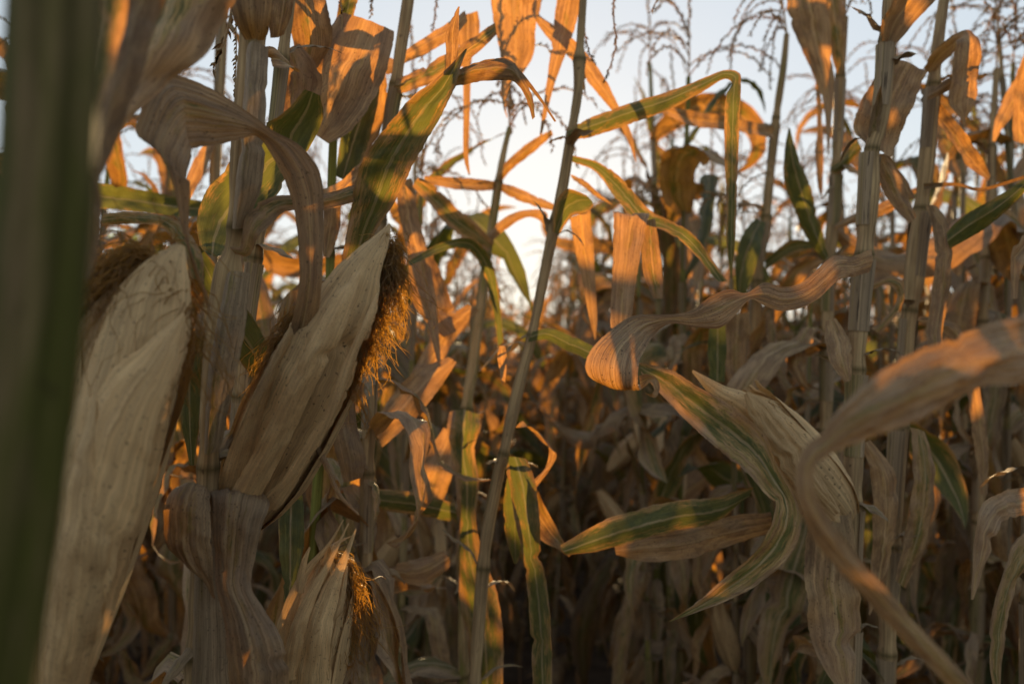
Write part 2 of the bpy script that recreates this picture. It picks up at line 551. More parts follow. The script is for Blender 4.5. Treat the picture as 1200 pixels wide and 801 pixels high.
def ear_parts(B, T, rmax, rng, nh=7, view=None, silk_n=160, silk_len=0.11, silk_dir=None, res=22, bow=0.0, silk_at=0.93, gape=0.3, blunt=False):
    """returns body mesh, list of husk leaf meshes, silk mesh (as Mesh objects)"""
    B, T = np.array(B, float), np.array(T, float)
    ax = T - B
    L = np.linalg.norm(ax)
    ax = ax / L
    vw = np.array(view if view is not None else (0, -1, 0), float)
    side = nz(np.cross(ax, vw))
    front = nz(np.cross(side, ax))

    def pt(s, th, r):
        c = B + ax * L * s + side * bow * math.sin(math.pi * min(max(s, 0), 1)) * L
        return c + (side * math.sin(th) + front * math.cos(th)) * r

    def prof(s):
        q_ = EARB if blunt else EARP
        return np.interp(s, q_[:, 0], q_[:, 1]) * rmax
    body = Mesh()
    rows = res
    V = np.zeros((rows, 17, 3))
    UV = np.zeros((rows, 17, 2))
    of = rng.uniform(0, 90)
    for i, s in enumerate(np.linspace(0, 0.97, rows)):
        for j, th in enumerate(np.linspace(0, 2 * math.pi, 17)):
            k = 1 + 0.06 * noise.noise((of + math.cos(th) * 2, math.sin(th) * 2, s * 2))
            V[i, j] = pt(s, th, prof(s) * 0.93 * k)
            UV[i, j] = (j / 16 * 2, s * 2)
    body.grid(V, UV)
    husks = []
    for h in range(nh):
        m = Mesh()
        th0 = h * 2.4 + rng.uniform(-.3, .3)
        span = rng.uniform(0.95, 1.35)
        Lh = rng.uniform(0.93, 1.1)
        lay = 1.0 + (0.042 if res > 20 else 0.03) * h
        c = 33 if res > 20 else 13
        V = np.zeros((rows, c, 3))
        UV = np.zeros((rows, c, 2))
        of = rng.uniform(0, 90)
        tw = rng.uniform(-.35, .35)
        fl = rng.uniform(0.0, gape)
        for i, q in enumerate(np.linspace(0, 1, rows)):
            s = q * Lh
            sp = span * (1 - max(0, (q - 0.5) / 0.5) ** 2.2 * 0.93)
            for j, t in enumerate(np.linspace(-1, 1, c)):
                th = th0 + tw * q + sp * t
                r = prof(min(s, 0.985)) * lay
                k = 0.12 * noise.noise((of + t * 1.8, s * 1.3, of)) + 0.02 * noise.noise((of + t * 7, s * 1.8, of)) + 0.006 * noise.noise((of + t * 18, s * 3, of))
                r = r * (1 + k) + rmax * (0.09 * abs(t) ** 5) + rmax * fl * max(0, (q - 0.72) / 0.28) ** 2
                r = max(r, rmax * 0.05)
                V[i, j] = pt(s, th, r)
                UV[i, j] = ((t + 1) / 2, s * 1.6)
        m.grid(V, UV)
        husks.append(m)
    silk = Mesh()
    sd_ = np.array(silk_dir if silk_dir is not None else (0.3, -0.2, 0.0), float)
    for k in range(silk_n):
        th = rng.uniform(0, 6.28)
        r0 = rng.uniform(0, 0.35) * rmax
        p = pt(rng.uniform(silk_at - 0.05, silk_at + 0.04), th, r0)
        d = nz(ax * rng.uniform(0.2, 1.0) + sd_ * rng.uniform(0.4, 1.5) + np.array([rng.gauss(0, .45), rng.gauss(0, .45), rng.gauss(0, .3)]))
        n = 14
        ln = silk_len * rng.uniform(0.3, 1.15)
        out = [p.copy()]
        kx, ky = rng.uniform(0, 6.28), rng.uniform(5, 11)
        cur = p.copy()
        for q in range(n):
            d = nz(d + np.array([rng.gauss(0, .28), rng.gauss(0, .28), rng.gauss(0, .2)]) + np.array([0, 0, -0.30]))
            cur = cur + d * ln / n
            # stay outside the husk
            rel = cur - B
            s = float(np.dot(rel, ax)) / L
            if s < 1:
                c = B + ax * L * s
                dd = cur - c
                dl = np.linalg.norm(dd)
                rr = prof(max(s, 0)) * 1.12
                if dl < rr and s < silk_at - 0.02:
                    cur = c + dd / max(dl, 1e-6) * rr
            out.append(cur.copy())
        tube(silk, np.array(out), np.linspace(0.00042, 0.0002, n + 1), 3)
    return body, husks, silk


# ------------------------------------------------------------------ grown plants (templates that are then copied)
def grown_leaf(base, az, elev, L, W, g, rng, kink=None, twist=0.0, curl=0.0, n=16, roll0=0.0):
    """edge polylines of a drooping blade"""
    d = np.array([math.cos(az) * math.cos(elev), math.sin(az) * math.cos(elev), math.sin(elev)])
    side = nz(np.array([-math.sin(az), math.cos(az), 0.0]))
    p = np.array(base, float)
    A, B = [], []
    st = L / n
    roll = roll0
    drift = rng.gauss(0, 0.10)
    for i in range(n + 1):
        q = i / n
        wd = W * min(1.0, 0.45 + q * 4.5) * (1 - max(0, (q - 0.45) / 0.55) ** 1.7) + 0.0006
        nrm = nz(np.cross(side, d))
        s2 = side * math.cos(roll) + nrm * math.sin(roll)
        A.append(p - s2 * wd / 2)
        B.append(p + s2 * wd / 2)
        gg = g
        if kink is not None and abs(q - kink) < 0.05:
            gg = 60
        hz = math.hypot(d[0], d[1])
        bend = gg * st * (0.15 + hz)
        d = nz(d + np.array([0, 0, -bend]) + side * drift * 0.4 + np.array([rng.gauss(0, .06), rng.gauss(0, .06), rng.gauss(0, .03)]))
        if curl and q > 0.6:
            d = nz(d + nrm * curl * st * 18)
        side = nz(side - d * np.dot(side, d))
        roll += twist * st * (0.4 + q)
        p = p + d * st
        if p[2] < 0.015:
            p[2] = 0.015
            d[2] = abs(d[2]) * 0.1
            d = nz(d)
    return np.array(A), np.array(B)


def grow(seed, low=False):
    """a whole plant in local coordinates: list of (part, Mesh, material, colour, subparts)"""
    rng = random.Random(seed)
    H = rng.uniform(1.72, 1.98)
    lean = np.array([rng.gauss(0, 0.05), rng.gauss(0, 0.05)])
    bend = np.array([rng.gauss(0, 0.04), rng.gauss(0, 0.04)])
    z = np.linspace(0, H, 16)
    path = np.stack([lean[0] * z / H + bend[0] * (z / H) ** 2, lean[1] * z / H + bend[1] * (z / H) ** 2, z], -1)
    nodes = []
    zz = 0.08
    while zz < H - 0.1:
        nodes.append(zz)
        zz += rng.uniform(0.13, 0.18)
    r0 = rng.uniform(0.0095, 0.012)
    pts, rad, jt = stalk_curve(path, nodes, lambda t, p: r0 * (1 - 0.55 * t), 0.05 if low else 0.014)
    parts = []
    ms = Mesh()
    tube(ms, pts, rad, 5 if low else 9, jt)
    parts.append(('stalk', ms, M_STALK, (rng.uniform(0, 0.45), rng.uniform(0, .4), rng.random()), []))
    az = rng.uniform(0, 6.28)
    for k, nzv in enumerate(nodes):
        az += math.pi + rng.gauss(0, 0.3)
        if k < 1:
            continue
        b = np.array([np.interp(nzv, path[:, 2], path[:, i]) for i in range(3)])
        q = nzv / H
        L = rng.uniform(0.5, 0.78) * (1.0 if 0.25 < q < 0.8 else 0.72)
        W = rng.uniform(0.03, 0.095) * (1.0 if q < 0.85 else 0.75)
        mode = rng.random()
        if q < 0.45:
            elev, g, kink = rng.uniform(0.0, 0.9), rng.uniform(6, 14), (rng.uniform(0.08, 0.3) if mode < 0.6 else None)
        elif mode < 0.45:
            elev, g, kink = rng.uniform(0.7, 1.2), rng.uniform(3.0, 6), None
        elif mode < 0.8:
            elev, g, kink = rng.uniform(0.3, 1.3), rng.uniform(3, 9), rng.uniform(0.06, 0.5)
        else:
            elev, g, kink = rng.uniform(1.0, 1.35), rng.uniform(1.0, 2.5), None
        A, B = grown_leaf(b, az, elev, L, W, g, rng, kink, rng.choice((-1, 1)) * rng.uniform(0, 9), rng.choice((0, 0, 1, -1)) * rng.uniform(0, 1.0), 9 if low else 26)
        m = Mesh()
        blade(m, A, B, 3 if low else 6, rng.uniform(0.05, 0.25), rng.uniform(0.04, 0.14), rng, crumple=rng.uniform(0.04, 0.12), ragged=rng.uniform(.3, 1.2))
        gr = rng.uniform(0.0, 0.3) if rng.random() < 0.72 else rng.uniform(0.45, 0.95)
        parts.append(('leaf', m, M_LEAF, (gr, rng.uniform(-.45, .85), rng.random()), []))
        if not low and q > 0.2:
            # the sheath the blade grows from, wrapped round the stem below its collar
            sel = (pts[:, 2] > nzv - 0.125) & (pts[:, 2] < nzv + 0.01)
            if sel.sum() > 3:
                sh = Mesh()
                tube(sh, pts[sel], rad[sel].mean() * np.linspace(1.15, 1.35, sel.sum()), 9, None, 0, 5.4, rng.uniform(0, 6))
                parts.append(('sheath', sh, M_SHEATH, (rng.uniform(0, .35), rng.uniform(0, .3), rng.random()), []))
    # shredded remains of the oldest blades
    for q in range(7):
        zz = rng.uniform(0.15, 1.25)
        b = np.array([np.interp(zz, path[:, 2], path[:, i]) for i in range(3)])
        A, B = grown_leaf(b, rng.uniform(0, 6.28), rng.uniform(-.3, 1.1), rng.uniform(.15, .42), rng.uniform(.015, .05), rng.uniform(5, 16), rng, rng.uniform(.1, .6), rng.choice((-1, 1)) * rng.uniform(3, 16), rng.choice((-1, 0, 1)), 7 if low else 16)
        m = Mesh()
        blade(m, A, B, 3 if low else 6, rng.uniform(0.05, 0.3), 0.15, rng, crumple=.13, ragged=1.2)
        parts.append(('dead_leaf', m, M_LEAF, (rng.uniform(0, .2), rng.uniform(-.5, .5), rng.random()), []))
    # ear
    if rng.random() < 0.85:
        i = min(len(nodes) - 1, rng.choice((5, 6)))
        b = np.array([np.interp(nodes[i], path[:, 2], path[:, j]) for j in range(3)])
        a = rng.uniform(0, 6.28)
        tilt = rng.uniform(0.3, 0.8)
        if rng.random() < 0.25:
            tilt = 2.4
        dr = np.array([math.cos(a) * math.sin(tilt), math.sin(a) * math.sin(tilt), math.cos(tilt)])
        le = rng.uniform(0.2, 0.26)
        body, hus, silk = ear_parts(b + dr * 0.015, b + dr * le, 0.029, rng, 3, silk_n=0 if low else 40, silk_len=0.07, silk_dir=(math.cos(a) * .4, math.sin(a) * .4, 0), res=5 if low else 10, gape=0.5)
        subs = [] if low else [('husk_leaf', x, M_HUSK, (0, rng.uniform(0, .3), rng.random())) for x in hus] + [('silk', silk, M_SILK, (0, 0, 0))]
        parts.append(('ear', body, M_HUSK, (0, .1, rng.random()), subs))
    mt = Mesh()
    tassel_mesh(mt, path[-1], path[-1] - path[-2], rng, rng.randint(7, 12), rng.uniform(0.24, 0.34), not low)
    parts.append(('tassel', mt, M_TASSEL, (0, 0, 0), []))
    return parts


def build_plant(name, parts, loc=(0, 0, 0)):
    root = bpy.data.objects.new(name, None)
    COL.objects.link(root)
    root.empty_display_size = 0.1
    root.location = loc
    for nm, m, mat, colr, subs in parts:
        o = link(nm, m.mesh(nm, mat, loc), root, colr)
        for sn, sm, smat, sc in subs:
            link(sn, sm.mesh(sn, smat, loc), o, sc)
    return root


def copy_plant(root, loc, rz, sc, rng, label=None):
    r = root.copy()
    COL.objects.link(r)
    r.location = loc
    r.rotation_euler = (rng.gauss(0, 0.03), rng.gauss(0, 0.03), rz)
    r.scale = (sc, sc, sc)
    for ch in root.children:
        c = ch.copy()
        COL.objects.link(c)
        c.parent = r
        cc = c.color
        c.color = (min(1, max(0, cc[0] + rng.gauss(0, .12))), min(1, max(0, cc[1] + rng.gauss(0, .15))), (cc[2] + rng.random()) % 1, 1)
        for g in ch.children:
            d = g.copy()
            COL.objects.link(d)
            d.parent = c
    if label:
        r['label'] = label
    return r


# ------------------------------------------------------------------ ground and sky surroundings
def build_ground():
    m = Mesh()
    g = np.concatenate([-np.geomspace(600, 12, 14), np.linspace(-11, 11, 89), np.geomspace(12, 600, 14)])
    g2 = np.concatenate([-np.geomspace(600, 6, 14), np.linspace(-5.5, 16, 87), np.geomspace(17, 600, 14)])
    V = np.zeros((len(g), len(g2), 3))
    for i, x in enumerate(g):
        for j, y in enumerate(g2):
            near = max(0.0, 1 - math.hypot(x, y) / 30)
            # soil ridged up along the rows of plants
            h = 0.03 * math.cos((x + 0.24) / 0.74 * 2 * math.pi) * near + 0.02 * noise.noise((x * 3, y * 3, 0)) * near - 0.05
            V[i, j] = (x, y, h)
    UV = V[..., :2] * 0.1
    m.grid(V, UV)
    me = m.mesh('soil_ground', M_SOIL)
    me.flip_normals()
    o = link('soil_ground', me)
    tag(o, 'dark bare soil ridged along the corn rows', 'ground', kind='structure')


build_ground()

rl = random.Random(5)
litter = Mesh()
for i in range(520):
    y = rl.uniform(0.3, 9)
    x = rl.uniform(-0.9, 0.9) * (y * 0.75 + 0.6)
    A, B = grown_leaf((x, y, rl.uniform(0.0, 0.05)), rl.uniform(0, 6.28), rl.uniform(0, .5), rl.uniform(0.15, 0.5), rl.uniform(0.03, .07), 3, rl, None, rl.uniform(-9, 9), 0, 7)
    blade(litter, A, B, 4, 0.2, 0.1, rl, crumple=0.08)
lo = link('leaf_litter', litter.mesh('leaf_litter', M_LEAF), None, (0.1, 0.35, 0.4))
tag(lo, 'dead corn leaves strewn over the soil between the rows', 'leaf litter', kind='stuff')

# a tree beyond the field, seen through the gap at the left
rt = random.Random(8)
troot = bpy.data.objects.new('broadleaf_tree', None)
COL.objects.link(troot)
troot.location = (-13.2, 28, 0)
tag(troot, 'green tree beyond the corn, blurred in the gap over the left ear', 'tree')
tm = Mesh()
tp = droop_path((0, 0, 0), (0.03, 0, 1), 5.5, 12, 0, rt, 0.05)
tube(tm, tp, np.linspace(0.22, 0.07, 13), 9)
limbs = []
for i in range(12):
    p = tp[rt.randint(4, 11)]
    a = rt.uniform(0, 6.28)
    b = droop_path(p, (math.cos(a), math.sin(a), rt.uniform(0.4, 1.2)), rt.uniform(1.2, 2.6), 8, -0.1, rt, 0.15)
    tube(tm, b, np.linspace(0.07, 0.015, 9), 5)
    limbs.append(b)
link('trunk', tm.mesh('trunk', M_BARK), troot)
cm = Mesh()
for b in limbs + [tp]:
    for q in range(520):
        c = b[rt.randint(3, len(b) - 1)] + np.array([rt.gauss(0, .42), rt.gauss(0, .42), rt.gauss(0, .36)])
        u_ = nz(np.array([rt.gauss(0, 1), rt.gauss(0, 1), rt.gauss(0, 1)]))
        v_ = nz(np.cross(u_, np.array([rt.gauss(0, 1), rt.gauss(0, 1), rt.gauss(0, 1)])))
        s_ = rt.uniform(0.04, 0.08)
        cm.quads(np.array([c - u_ * s_ * 1.6, c - v_ * s_, c + u_ * s_ * 1.6, c + v_ * s_]), np.array([[0, 1, 2, 3]]))
link('crown', cm.mesh('crown', M_TREELEAF), troot)

# ------------------------------------------------------------------ the plants one can tell apart, traced stem by stem
class Plant:
    def __init__(self, label, stem, joints=(), green=0.1, dark=0.1, group='corn plants at the front of the field', name='corn_plant', sheath=True, seed=1, sides=14):
        """stem: (px, py, distance, radius px) from the top down; joints: py of the joints"""
        self.rng = random.Random(seed * 77 + 3)
        P0 = np.array([tuple(P(x, y, d)) for x, y, d, r in stem])
        R0 = np.array([r * d / FPX for x, y, d, r in stem])
        a = crom(np.hstack([P0, R0[:, None]]), 10)
        last = a[-1]
        dv = nz(a[-1, :3] - a[-6, :3])
        dv = nz(np.array([dv[0] * .5, dv[1] * .5, min(dv[2], -0.8)]))
        if last[2] > 0.02:
            k = (last[2] + 0.03) / -dv[2]
            ex = [np.append(last[:3] + dv * k * q, last[3] * (1 + .1 * q)) for q in np.linspace(0.05, 1, 12)]
            a = np.vstack([a, ex])
        self.pts = a[:, :3][::-1]
        rad = a[:, 3][::-1].copy()
        d = np.concatenate([[0], np.cumsum(np.linalg.norm(np.diff(self.pts, axis=0), axis=1))])
        n = int(d[-1] / 0.006)
        ss = np.linspace(0, d[-1], n)
        pts = np.stack([np.interp(ss, d, self.pts[:, k]) for k in range(3)], -1)
        rad = np.interp(ss, d, rad)
        self.raw = rad.copy()
        jt = np.zeros(n)
        dm = stem[len(stem) // 2][2]
        js = []
        for jy in joints:
            dd = np.interp(jy, [s[1] for s in stem], [s[2] for s in stem])
            z = P(600, jy, dd)[2]
            js.append(z)
        z = (min(js) if js else pts[:, 2].max() - .2) - 0.15
        while z > 0.1:
            js.append(z)
            z -= 0.15
        js.sort()
        for z in js:
            i = int(np.argmin(np.abs(pts[:, 2] - z)))
            dz = ss - ss[i]
            rad = rad * (1 + 0.13 * np.exp(-(dz / 0.006) ** 2) - 0.12 * np.exp(-((dz - 0.022) / 0.012) ** 2))
            jt = np.maximum(jt, np.exp(-(dz / 0.0045) ** 2))
        self.sp, self.sr, self.js, self.ss = pts, rad, js, ss
        loc = Vector((pts[0][0], pts[0][1], 0))
        self.loc = loc
        self.root = bpy.data.objects.new(name, None)
        COL.objects.link(self.root)
        self.root.empty_display_size = 0.1
        self.root.location = loc
        tag(self.root, label, 'corn plant', group)
        m = Mesh()
        tube(m, pts, rad, sides, jt, 0.03)
        self.part('stalk', m, M_STALK, (green, dark, self.rng.random()))
        if sheath:
            for z in js[1:]:
                lo, hi = z - self.rng.uniform(0.09, 0.13), z - 0.004
                sel = (pts[:, 2] > lo) & (pts[:, 2] < hi)
                if sel.sum() < 5:
                    continue
                k = sel.sum()
                sh = Mesh()
                tube(sh, pts[sel], rad[sel].mean() * (1.10 + 0.16 * np.linspace(0, 1, k) ** 2), 16, None, 0.02, self.rng.uniform(4.2, 5.6), self.rng.uniform(0, 6))
                self.part('sheath', sh, M_SHEATH, (self.rng.uniform(0, .3) + green * .4, dark * .8, self.rng.random()))

    def part(self, nm, m, mat, col, parent=None):
        return link(nm, m.mesh(nm, mat, self.loc), parent or self.root, col)

    def leaf(self, st, g=0.1, dk=0.1, d=None, fold=0.10, ripple=0.05, k=6, cols=11, cup=0.0, crumple=0.04, seed=None, mat=None, name='leaf', label=None, pleat=0.0, ragged=0.5):
        A, B = [], []
        for s in st:
            da = s[4] if len(s) > 4 else d
            db = s[5] if len(s) > 5 else da
            A.append(tuple(P(s[0], s[1], da)))
            B.append(tuple(P(s[2], s[3], db)))
        AB = crom(np.hstack([np.array(A), np.array(B)]), k + 4)
        mid = len(AB) // 2
        nn = np.cross(AB[mid + 1, :3] - AB[mid - 1, :3] + AB[mid + 1, 3:] - AB[mid - 1, 3:], AB[mid, 3:] - AB[mid, :3])
        if np.dot(nn, np.array(CAM) - AB[mid, :3]) < 0:
            cup, fold = -cup, (-fold if mat is M_HUSK else fold)     # husks bulge outwards, towards the viewer
        m = Mesh()
        r = random.Random(seed if seed is not None else self.rng.random())
        blade(m, AB[:, :3], AB[:, 3:], cols, fold, ripple, r, cup, crumple, pleat, ragged)
        o = self.part(name, m, mat or M_LEAF, (g, dk, r.random()))
        if label:
            o['label'] = label
        return o

    def ear(self, base, tip, rpx, d, d2=None, label=None, **kw):
        d2 = d2 or d
        B, T = P(*base, d), P(*tip, d2)
        vw = (CAM - B).normalized()
        tone = kw.pop('tone', 0.1)
        body, hus, silk = ear_parts(B, T, rpx * d / FPX, self.rng, view=tuple(vw), **kw)
        o = self.part('ear', body, M_HUSK, (0, tone, self.rng.random()))
        if label:
            o['label'] = label
        for h in hus:
            self.part('husk_leaf', h, M_HUSK, (0, tone + self.rng.uniform(-.1, .1), self.rng.random()), o)
        if kw.get('silk_n', 1):
            self.part('silk', silk, M_SILK, (0, 0, 0), o)
        return o

    def strands(self, ear, spots, parent_name='silk'):
        """extra silk: (px, py, distance, direction, length, count, spread)"""
        m = Mesh()
        rng = self.rng
        for x, y, d, dr, ln, n, spd in spots:
            for i in range(n):
                p = np.array(P(x + rng.gauss(0, spd), y + rng.gauss(0, spd), d + rng.gauss(0, .006)))
                dd = nz(np.array(dr, float) + np.array([rng.gauss(0, .3), rng.gauss(0, .3), rng.gauss(0, .3)]))
                out = [p.copy()]
                L = ln * rng.uniform(.3, 1.1)
                for q in range(14):
                    dd = nz(dd + np.array([rng.gauss(0, .3), rng.gauss(0, .3), rng.gauss(0, .25)]) + np.array([0, 0, -0.16]))
                    p = p + dd * L / 14
                    out.append(p.copy())
                tube(m, np.array(out), np.linspace(0.00042, 0.0002, 15), 3)
        self.part(parent_name, m, M_SILK, (0, 0, 0), ear)

    def fill(self, n, zlo, zhi, L=0.5):
        """withered lower blades hanging about the stem"""
        rng = random.Random(self.rng.random())
        for i in range(n):
            z = zlo + (zhi - zlo) * (i + rng.random()) / n
            k = int(np.argmin(np.abs(self.sp[:, 2] - z)))
            A, B = grown_leaf(self.sp[k], rng.uniform(0, 6.28), rng.uniform(0.2, 1.0), L * rng.uniform(.7, 1.2), rng.uniform(.05, .085), rng.uniform(6, 14), rng,
                              rng.uniform(.06, .3) if rng.random() < .7 else None, rng.choice((-1, 1)) * rng.uniform(1, 8), rng.choice((0, 1, -1)) * rng.random(), 20)
            m = Mesh()
            blade(m, A, B, 8, rng.uniform(.05, .25), rng.uniform(.04, .12), rng, crumple=rng.uniform(.03, .07))
            self.part('leaf', m, M_LEAF, (rng.uniform(.0, .35) if rng.random() < .7 else rng.uniform(.5, .95), rng.uniform(-.2, .5), rng.random()))
        for i in range(n * 2):
            z = rng.uniform(zlo * .6, zhi)
            k = int(np.argmin(np.abs(self.sp[:, 2] - z)))
            A, B = grown_leaf(self.sp[k], rng.uniform(0, 6.28), rng.uniform(-.3, 1.0), rng.uniform(.15, .4), rng.uniform(.015, .05), rng.uniform(5, 16), rng, rng.uniform(.1, .6), rng.choice((-1, 1)) * rng.uniform(3, 16), rng.choice((-1, 0, 1)), 18)
            m = Mesh()
            blade(m, A, B, 7, rng.uniform(.05, .3), .15, rng, crumple=.12, ragged=1.2)
            self.part('dead_leaf', m, M_LEAF, (rng.uniform(0, .2), rng.uniform(-.4, .5), rng.random()))

    def tassel(self, x, y, d, up=(0, 0, 1), n=8, L=0.26, seed=0):
        m = Mesh()
        tassel_mesh(m, tuple(P(x, y, d)), up, random.Random(seed), n, L, True)
        return self.part('tassel', m, M_TASSEL, (0, 0, 0))

    def spike(self, st, d, size=0.011, r=0.0014, parent=None):
        """tassel branches hanging into view, as pixel polylines"""
        m = Mesh()
        for line in st:
            pts = crom([tuple(P(x, y, d)) for x, y in line], 6)
            tube(m, pts, np.linspace(r, r * .5, len(pts)), 5)
            spikelets(m, pts, self.rng, size, size * 0.5, 0.05)
        return self.part('tassel', m, M_TASSEL, (0, 0, 0), parent)


# --- blurred stem right in front of the lens, left edge
a = Plant('out of focus green corn stalk filling the left edge, closest to the lens',
          [(72, -120, .215, 50), (66, 0, .212, 50), (56, 200, .21, 50), (42, 380, .21, 50), (18, 600, .21, 48), (-12, 820, .21, 46)], (), 0.5, 1.05, sheath=False, seed=1, sides=24)
a.leaf([(118, -40, 292, -40, .46, .50), (114, 15, 270, 15, .45, .49), (110, 60, 240, 62, .44, .47), (106, 95, 200, 92, .43, .46), (102, 130, 163, 128, .42, .44), (99, 170, 136, 166, .42, .43), (97, 215, 110, 215, .42)],
       .12, -.1, fold=.0, ripple=.05, cup=.0, crumple=.09, seed=4)
a.leaf([(150, -40, 205, -40, .40), (140, 20, 180, 20, .40), (122, 90, 158, 95, .39), (106, 160, 132, 165, .385), (98, 215, 112, 220, .38)], .0, .55, fold=.25, crumple=.05)
a.leaf([(100, -40, 150, -40, .36), (98, 40, 142, 40, .36), (96, 120, 118, 125, .355), (94, 200, 104, 205, .35)], .3, .0, fold=.1, crumple=.05)
a.leaf([(100, 190, 110, 188, .35), (98, 230, 117, 228, .35), (96, 275, 116, 280, .35), (94, 325, 104, 328, .35)], .15, .6, fold=.2)

# --- plant of the big left ear
b = Plant('corn plant whose large pale ear stands upright beside the blurred stalk',
          [(52, -100, .56, 11), (48, 100, .56, 12), (46, 300, .56, 13), (44, 500, .57, 13), (40, 700, .58, 13), (38, 860, .58, 13)], (250, 480, 740), .1, .2, seed=2)
eb = b.ear((60, 845), (170, 326), 53, .55, .53, silk_n=260, silk_len=.075, silk_dir=(-.55, -.2, -.1), nh=8, blunt=True, tone=.0, res=34, gape=.12, silk_at=.985,
           label='pale ear of the left plant, brown silk heaped on its blunt tip')
b.strands(eb, [(172, 308, .52, (-.6, -.2, .3), .06, 260, 9), (150, 318, .52, (-.7, -.2, -.2), .06, 220, 10), (205, 330, .535, (.2, -.2, -1), .09, 60, 6), (150, 320, .53, (-1, 0, -.3), .08, 120, 8), (125, 350, .54, (-.4, 0, -1), .07, 60, 6)])
b.strands(eb, [(205, 345, .50, (-.9, -.1, -.6), .07, 14, 8), (190, 318, .505, (-.4, -.2, -1), .06, 16, 8), (222, 360, .51, (0, 0, -1), .08, 40, 3), (140, 340, .50, (-.6, -.1, -1), .05, 20, 8)])
# long creased outer husks of the left ear
b.leaf([(203, 288, 217, 289, .52), (166, 312, 220, 312, .512), (132, 350, 222, 345, .505), (106, 400, 220, 400, .50), (90, 450, 209, 450, .498), (80, 500, 197, 505, .498), (72, 560, 181, 562, .50), (63, 620, 162, 628, .505), (52, 700, 136, 708, .515), (45, 790, 108, 795, .53), (40, 860, 90, 860, .54)],
       mat=M_HUSK, name='husk_leaf', fold=.0, cup=.33, crumple=.02, ripple=.05, cols=41, k=9, pleat=.003, ragged=.3, dk=-.05).parent = eb
b.leaf([(214, 366, 218, 372, 0.480), (176, 398, 206, 432, 0.471), (142, 428, 184, 500, 0.468), (110, 470, 168, 570, 0.468), (92, 560, 142, 660, 0.472), (70, 680, 112, 750, 0.484), (52, 800, 96, 815, 0.506)],
       mat=M_HUSK, name='husk_leaf', fold=.0, cup=.2, crumple=.025, ripple=.06, cols=35, k=9, pleat=.003, ragged=.5, dk=-.1).parent = eb
b.leaf([(112, 462, 116, 466, 0.470), (97, 500, 124, 522, 0.464), (82, 550, 128, 582, 0.462), (68, 620, 128, 645, 0.464), (56, 700, 118, 715, 0.474), (46, 790, 100, 795, 0.494), (42, 860, 82, 860, 0.514)],
       mat=M_HUSK, name='husk_leaf', fold=.05, cup=.26, crumple=.025, ripple=.05, cols=35, k=9, pleat=.003, ragged=.5, dk=.1).parent = eb
b.leaf([(118, 265, 120, 250, .60), (150, 262, 158, 247, .60), (185, 264, 200, 254, .59), (205, 285, 222, 274, .585), (215, 300, 236, 300, .58), (222, 325, 238, 330, .58)], .45, .0, fold=.15)

# --- main left plant: thick dry stem, arching leaf, mid ear, broken leaf
c = Plant('thick dry corn plant with a silk-tipped ear and a brown leaf arching to the left',
          [(306, -60, .63, 13), (300, 25, .63, 13), (296, 40, .63, 14), (292, 120, .63, 17), (286, 190, .63, 16), (279, 262, .63, 12), (276, 276, .63, 10), (272, 300, .63, 10), (268, 316, .63, 16), (258, 400, .63, 18), (249, 480, .63, 14), (244, 546, .64, 12), (240, 640, .64, 14), (235, 760, .64, 17), (232, 860, .64, 17)],
          (34, 272, 545), .15, .05, seed=3, sides=20, sheath=False)
c.leaf([(286, 52, 312, 52, .605), (280, 130, 308, 135, .60), (272, 215, 303, 215, .602), (270, 268, 284, 268, .61)], .0, .0, fold=.4, cup=.35, ripple=.0, crumple=.02, name='sheath', mat=M_SHEATH)
c.leaf([(262, 320, 290, 318, .605), (246, 390, 282, 385, .60), (238, 450, 270, 450, .60), (236, 530, 256, 530, .615)], .05, .05, fold=.4, cup=.35, ripple=.0, crumple=.02, name='sheath', mat=M_SHEATH)
c.leaf([(226, 580, 256, 585, .625), (222, 680, 258, 680, .62), (216, 820, 262, 820, .62)], .0, .3, fold=.4, cup=.3, ripple=.0, crumple=.02, name='sheath', mat=M_SHEATH)
c.leaf([(289, 44, 312, 44, .61), (276, 18, 322, 22, .60), (268, -14, 330, -10, .60), (262, -50, 335, -50, .60)], .0, .35, fold=.3, cup=.2)
c.leaf([(318, 46, 334, 42, .64), (316, 20, 346, 10, .64), (322, -20, 350, -20, .65)], .0, .2, fold=.2)
# arching leaf
c.leaf([(375, 425, 322, 432, .63), (369, 395, 336, 398, .62), (377, 330, 350, 330, .605), (379, 250, 346, 255, .60), (374, 203, 334, 214, .595), (352, 171, 316, 178, .59), (320, 153, 301, 160, .585), (286, 127, 286, 162, .575), (247, 101, 252, 170, .56), (207, 85, 225, 173, .545),
        (184, 89, 226, 182, .53), (163, 135, 222, 192, .515), (161, 158, 219, 203, .51), (184, 172, 218, 222, .51), (201, 208, 218, 252, .515), (212, 262, 221, 286, .52), (226, 315, 234, 323, .525), (239, 348, 245, 352, .53), (245, 368, 246, 369, .53)],
       .0, .28, fold=.05, ripple=.02, cup=.06, crumple=.02, k=9, cols=45, pleat=.008, ragged=.25, seed=7, label='brown leaf arching over to the left and hanging to a point')
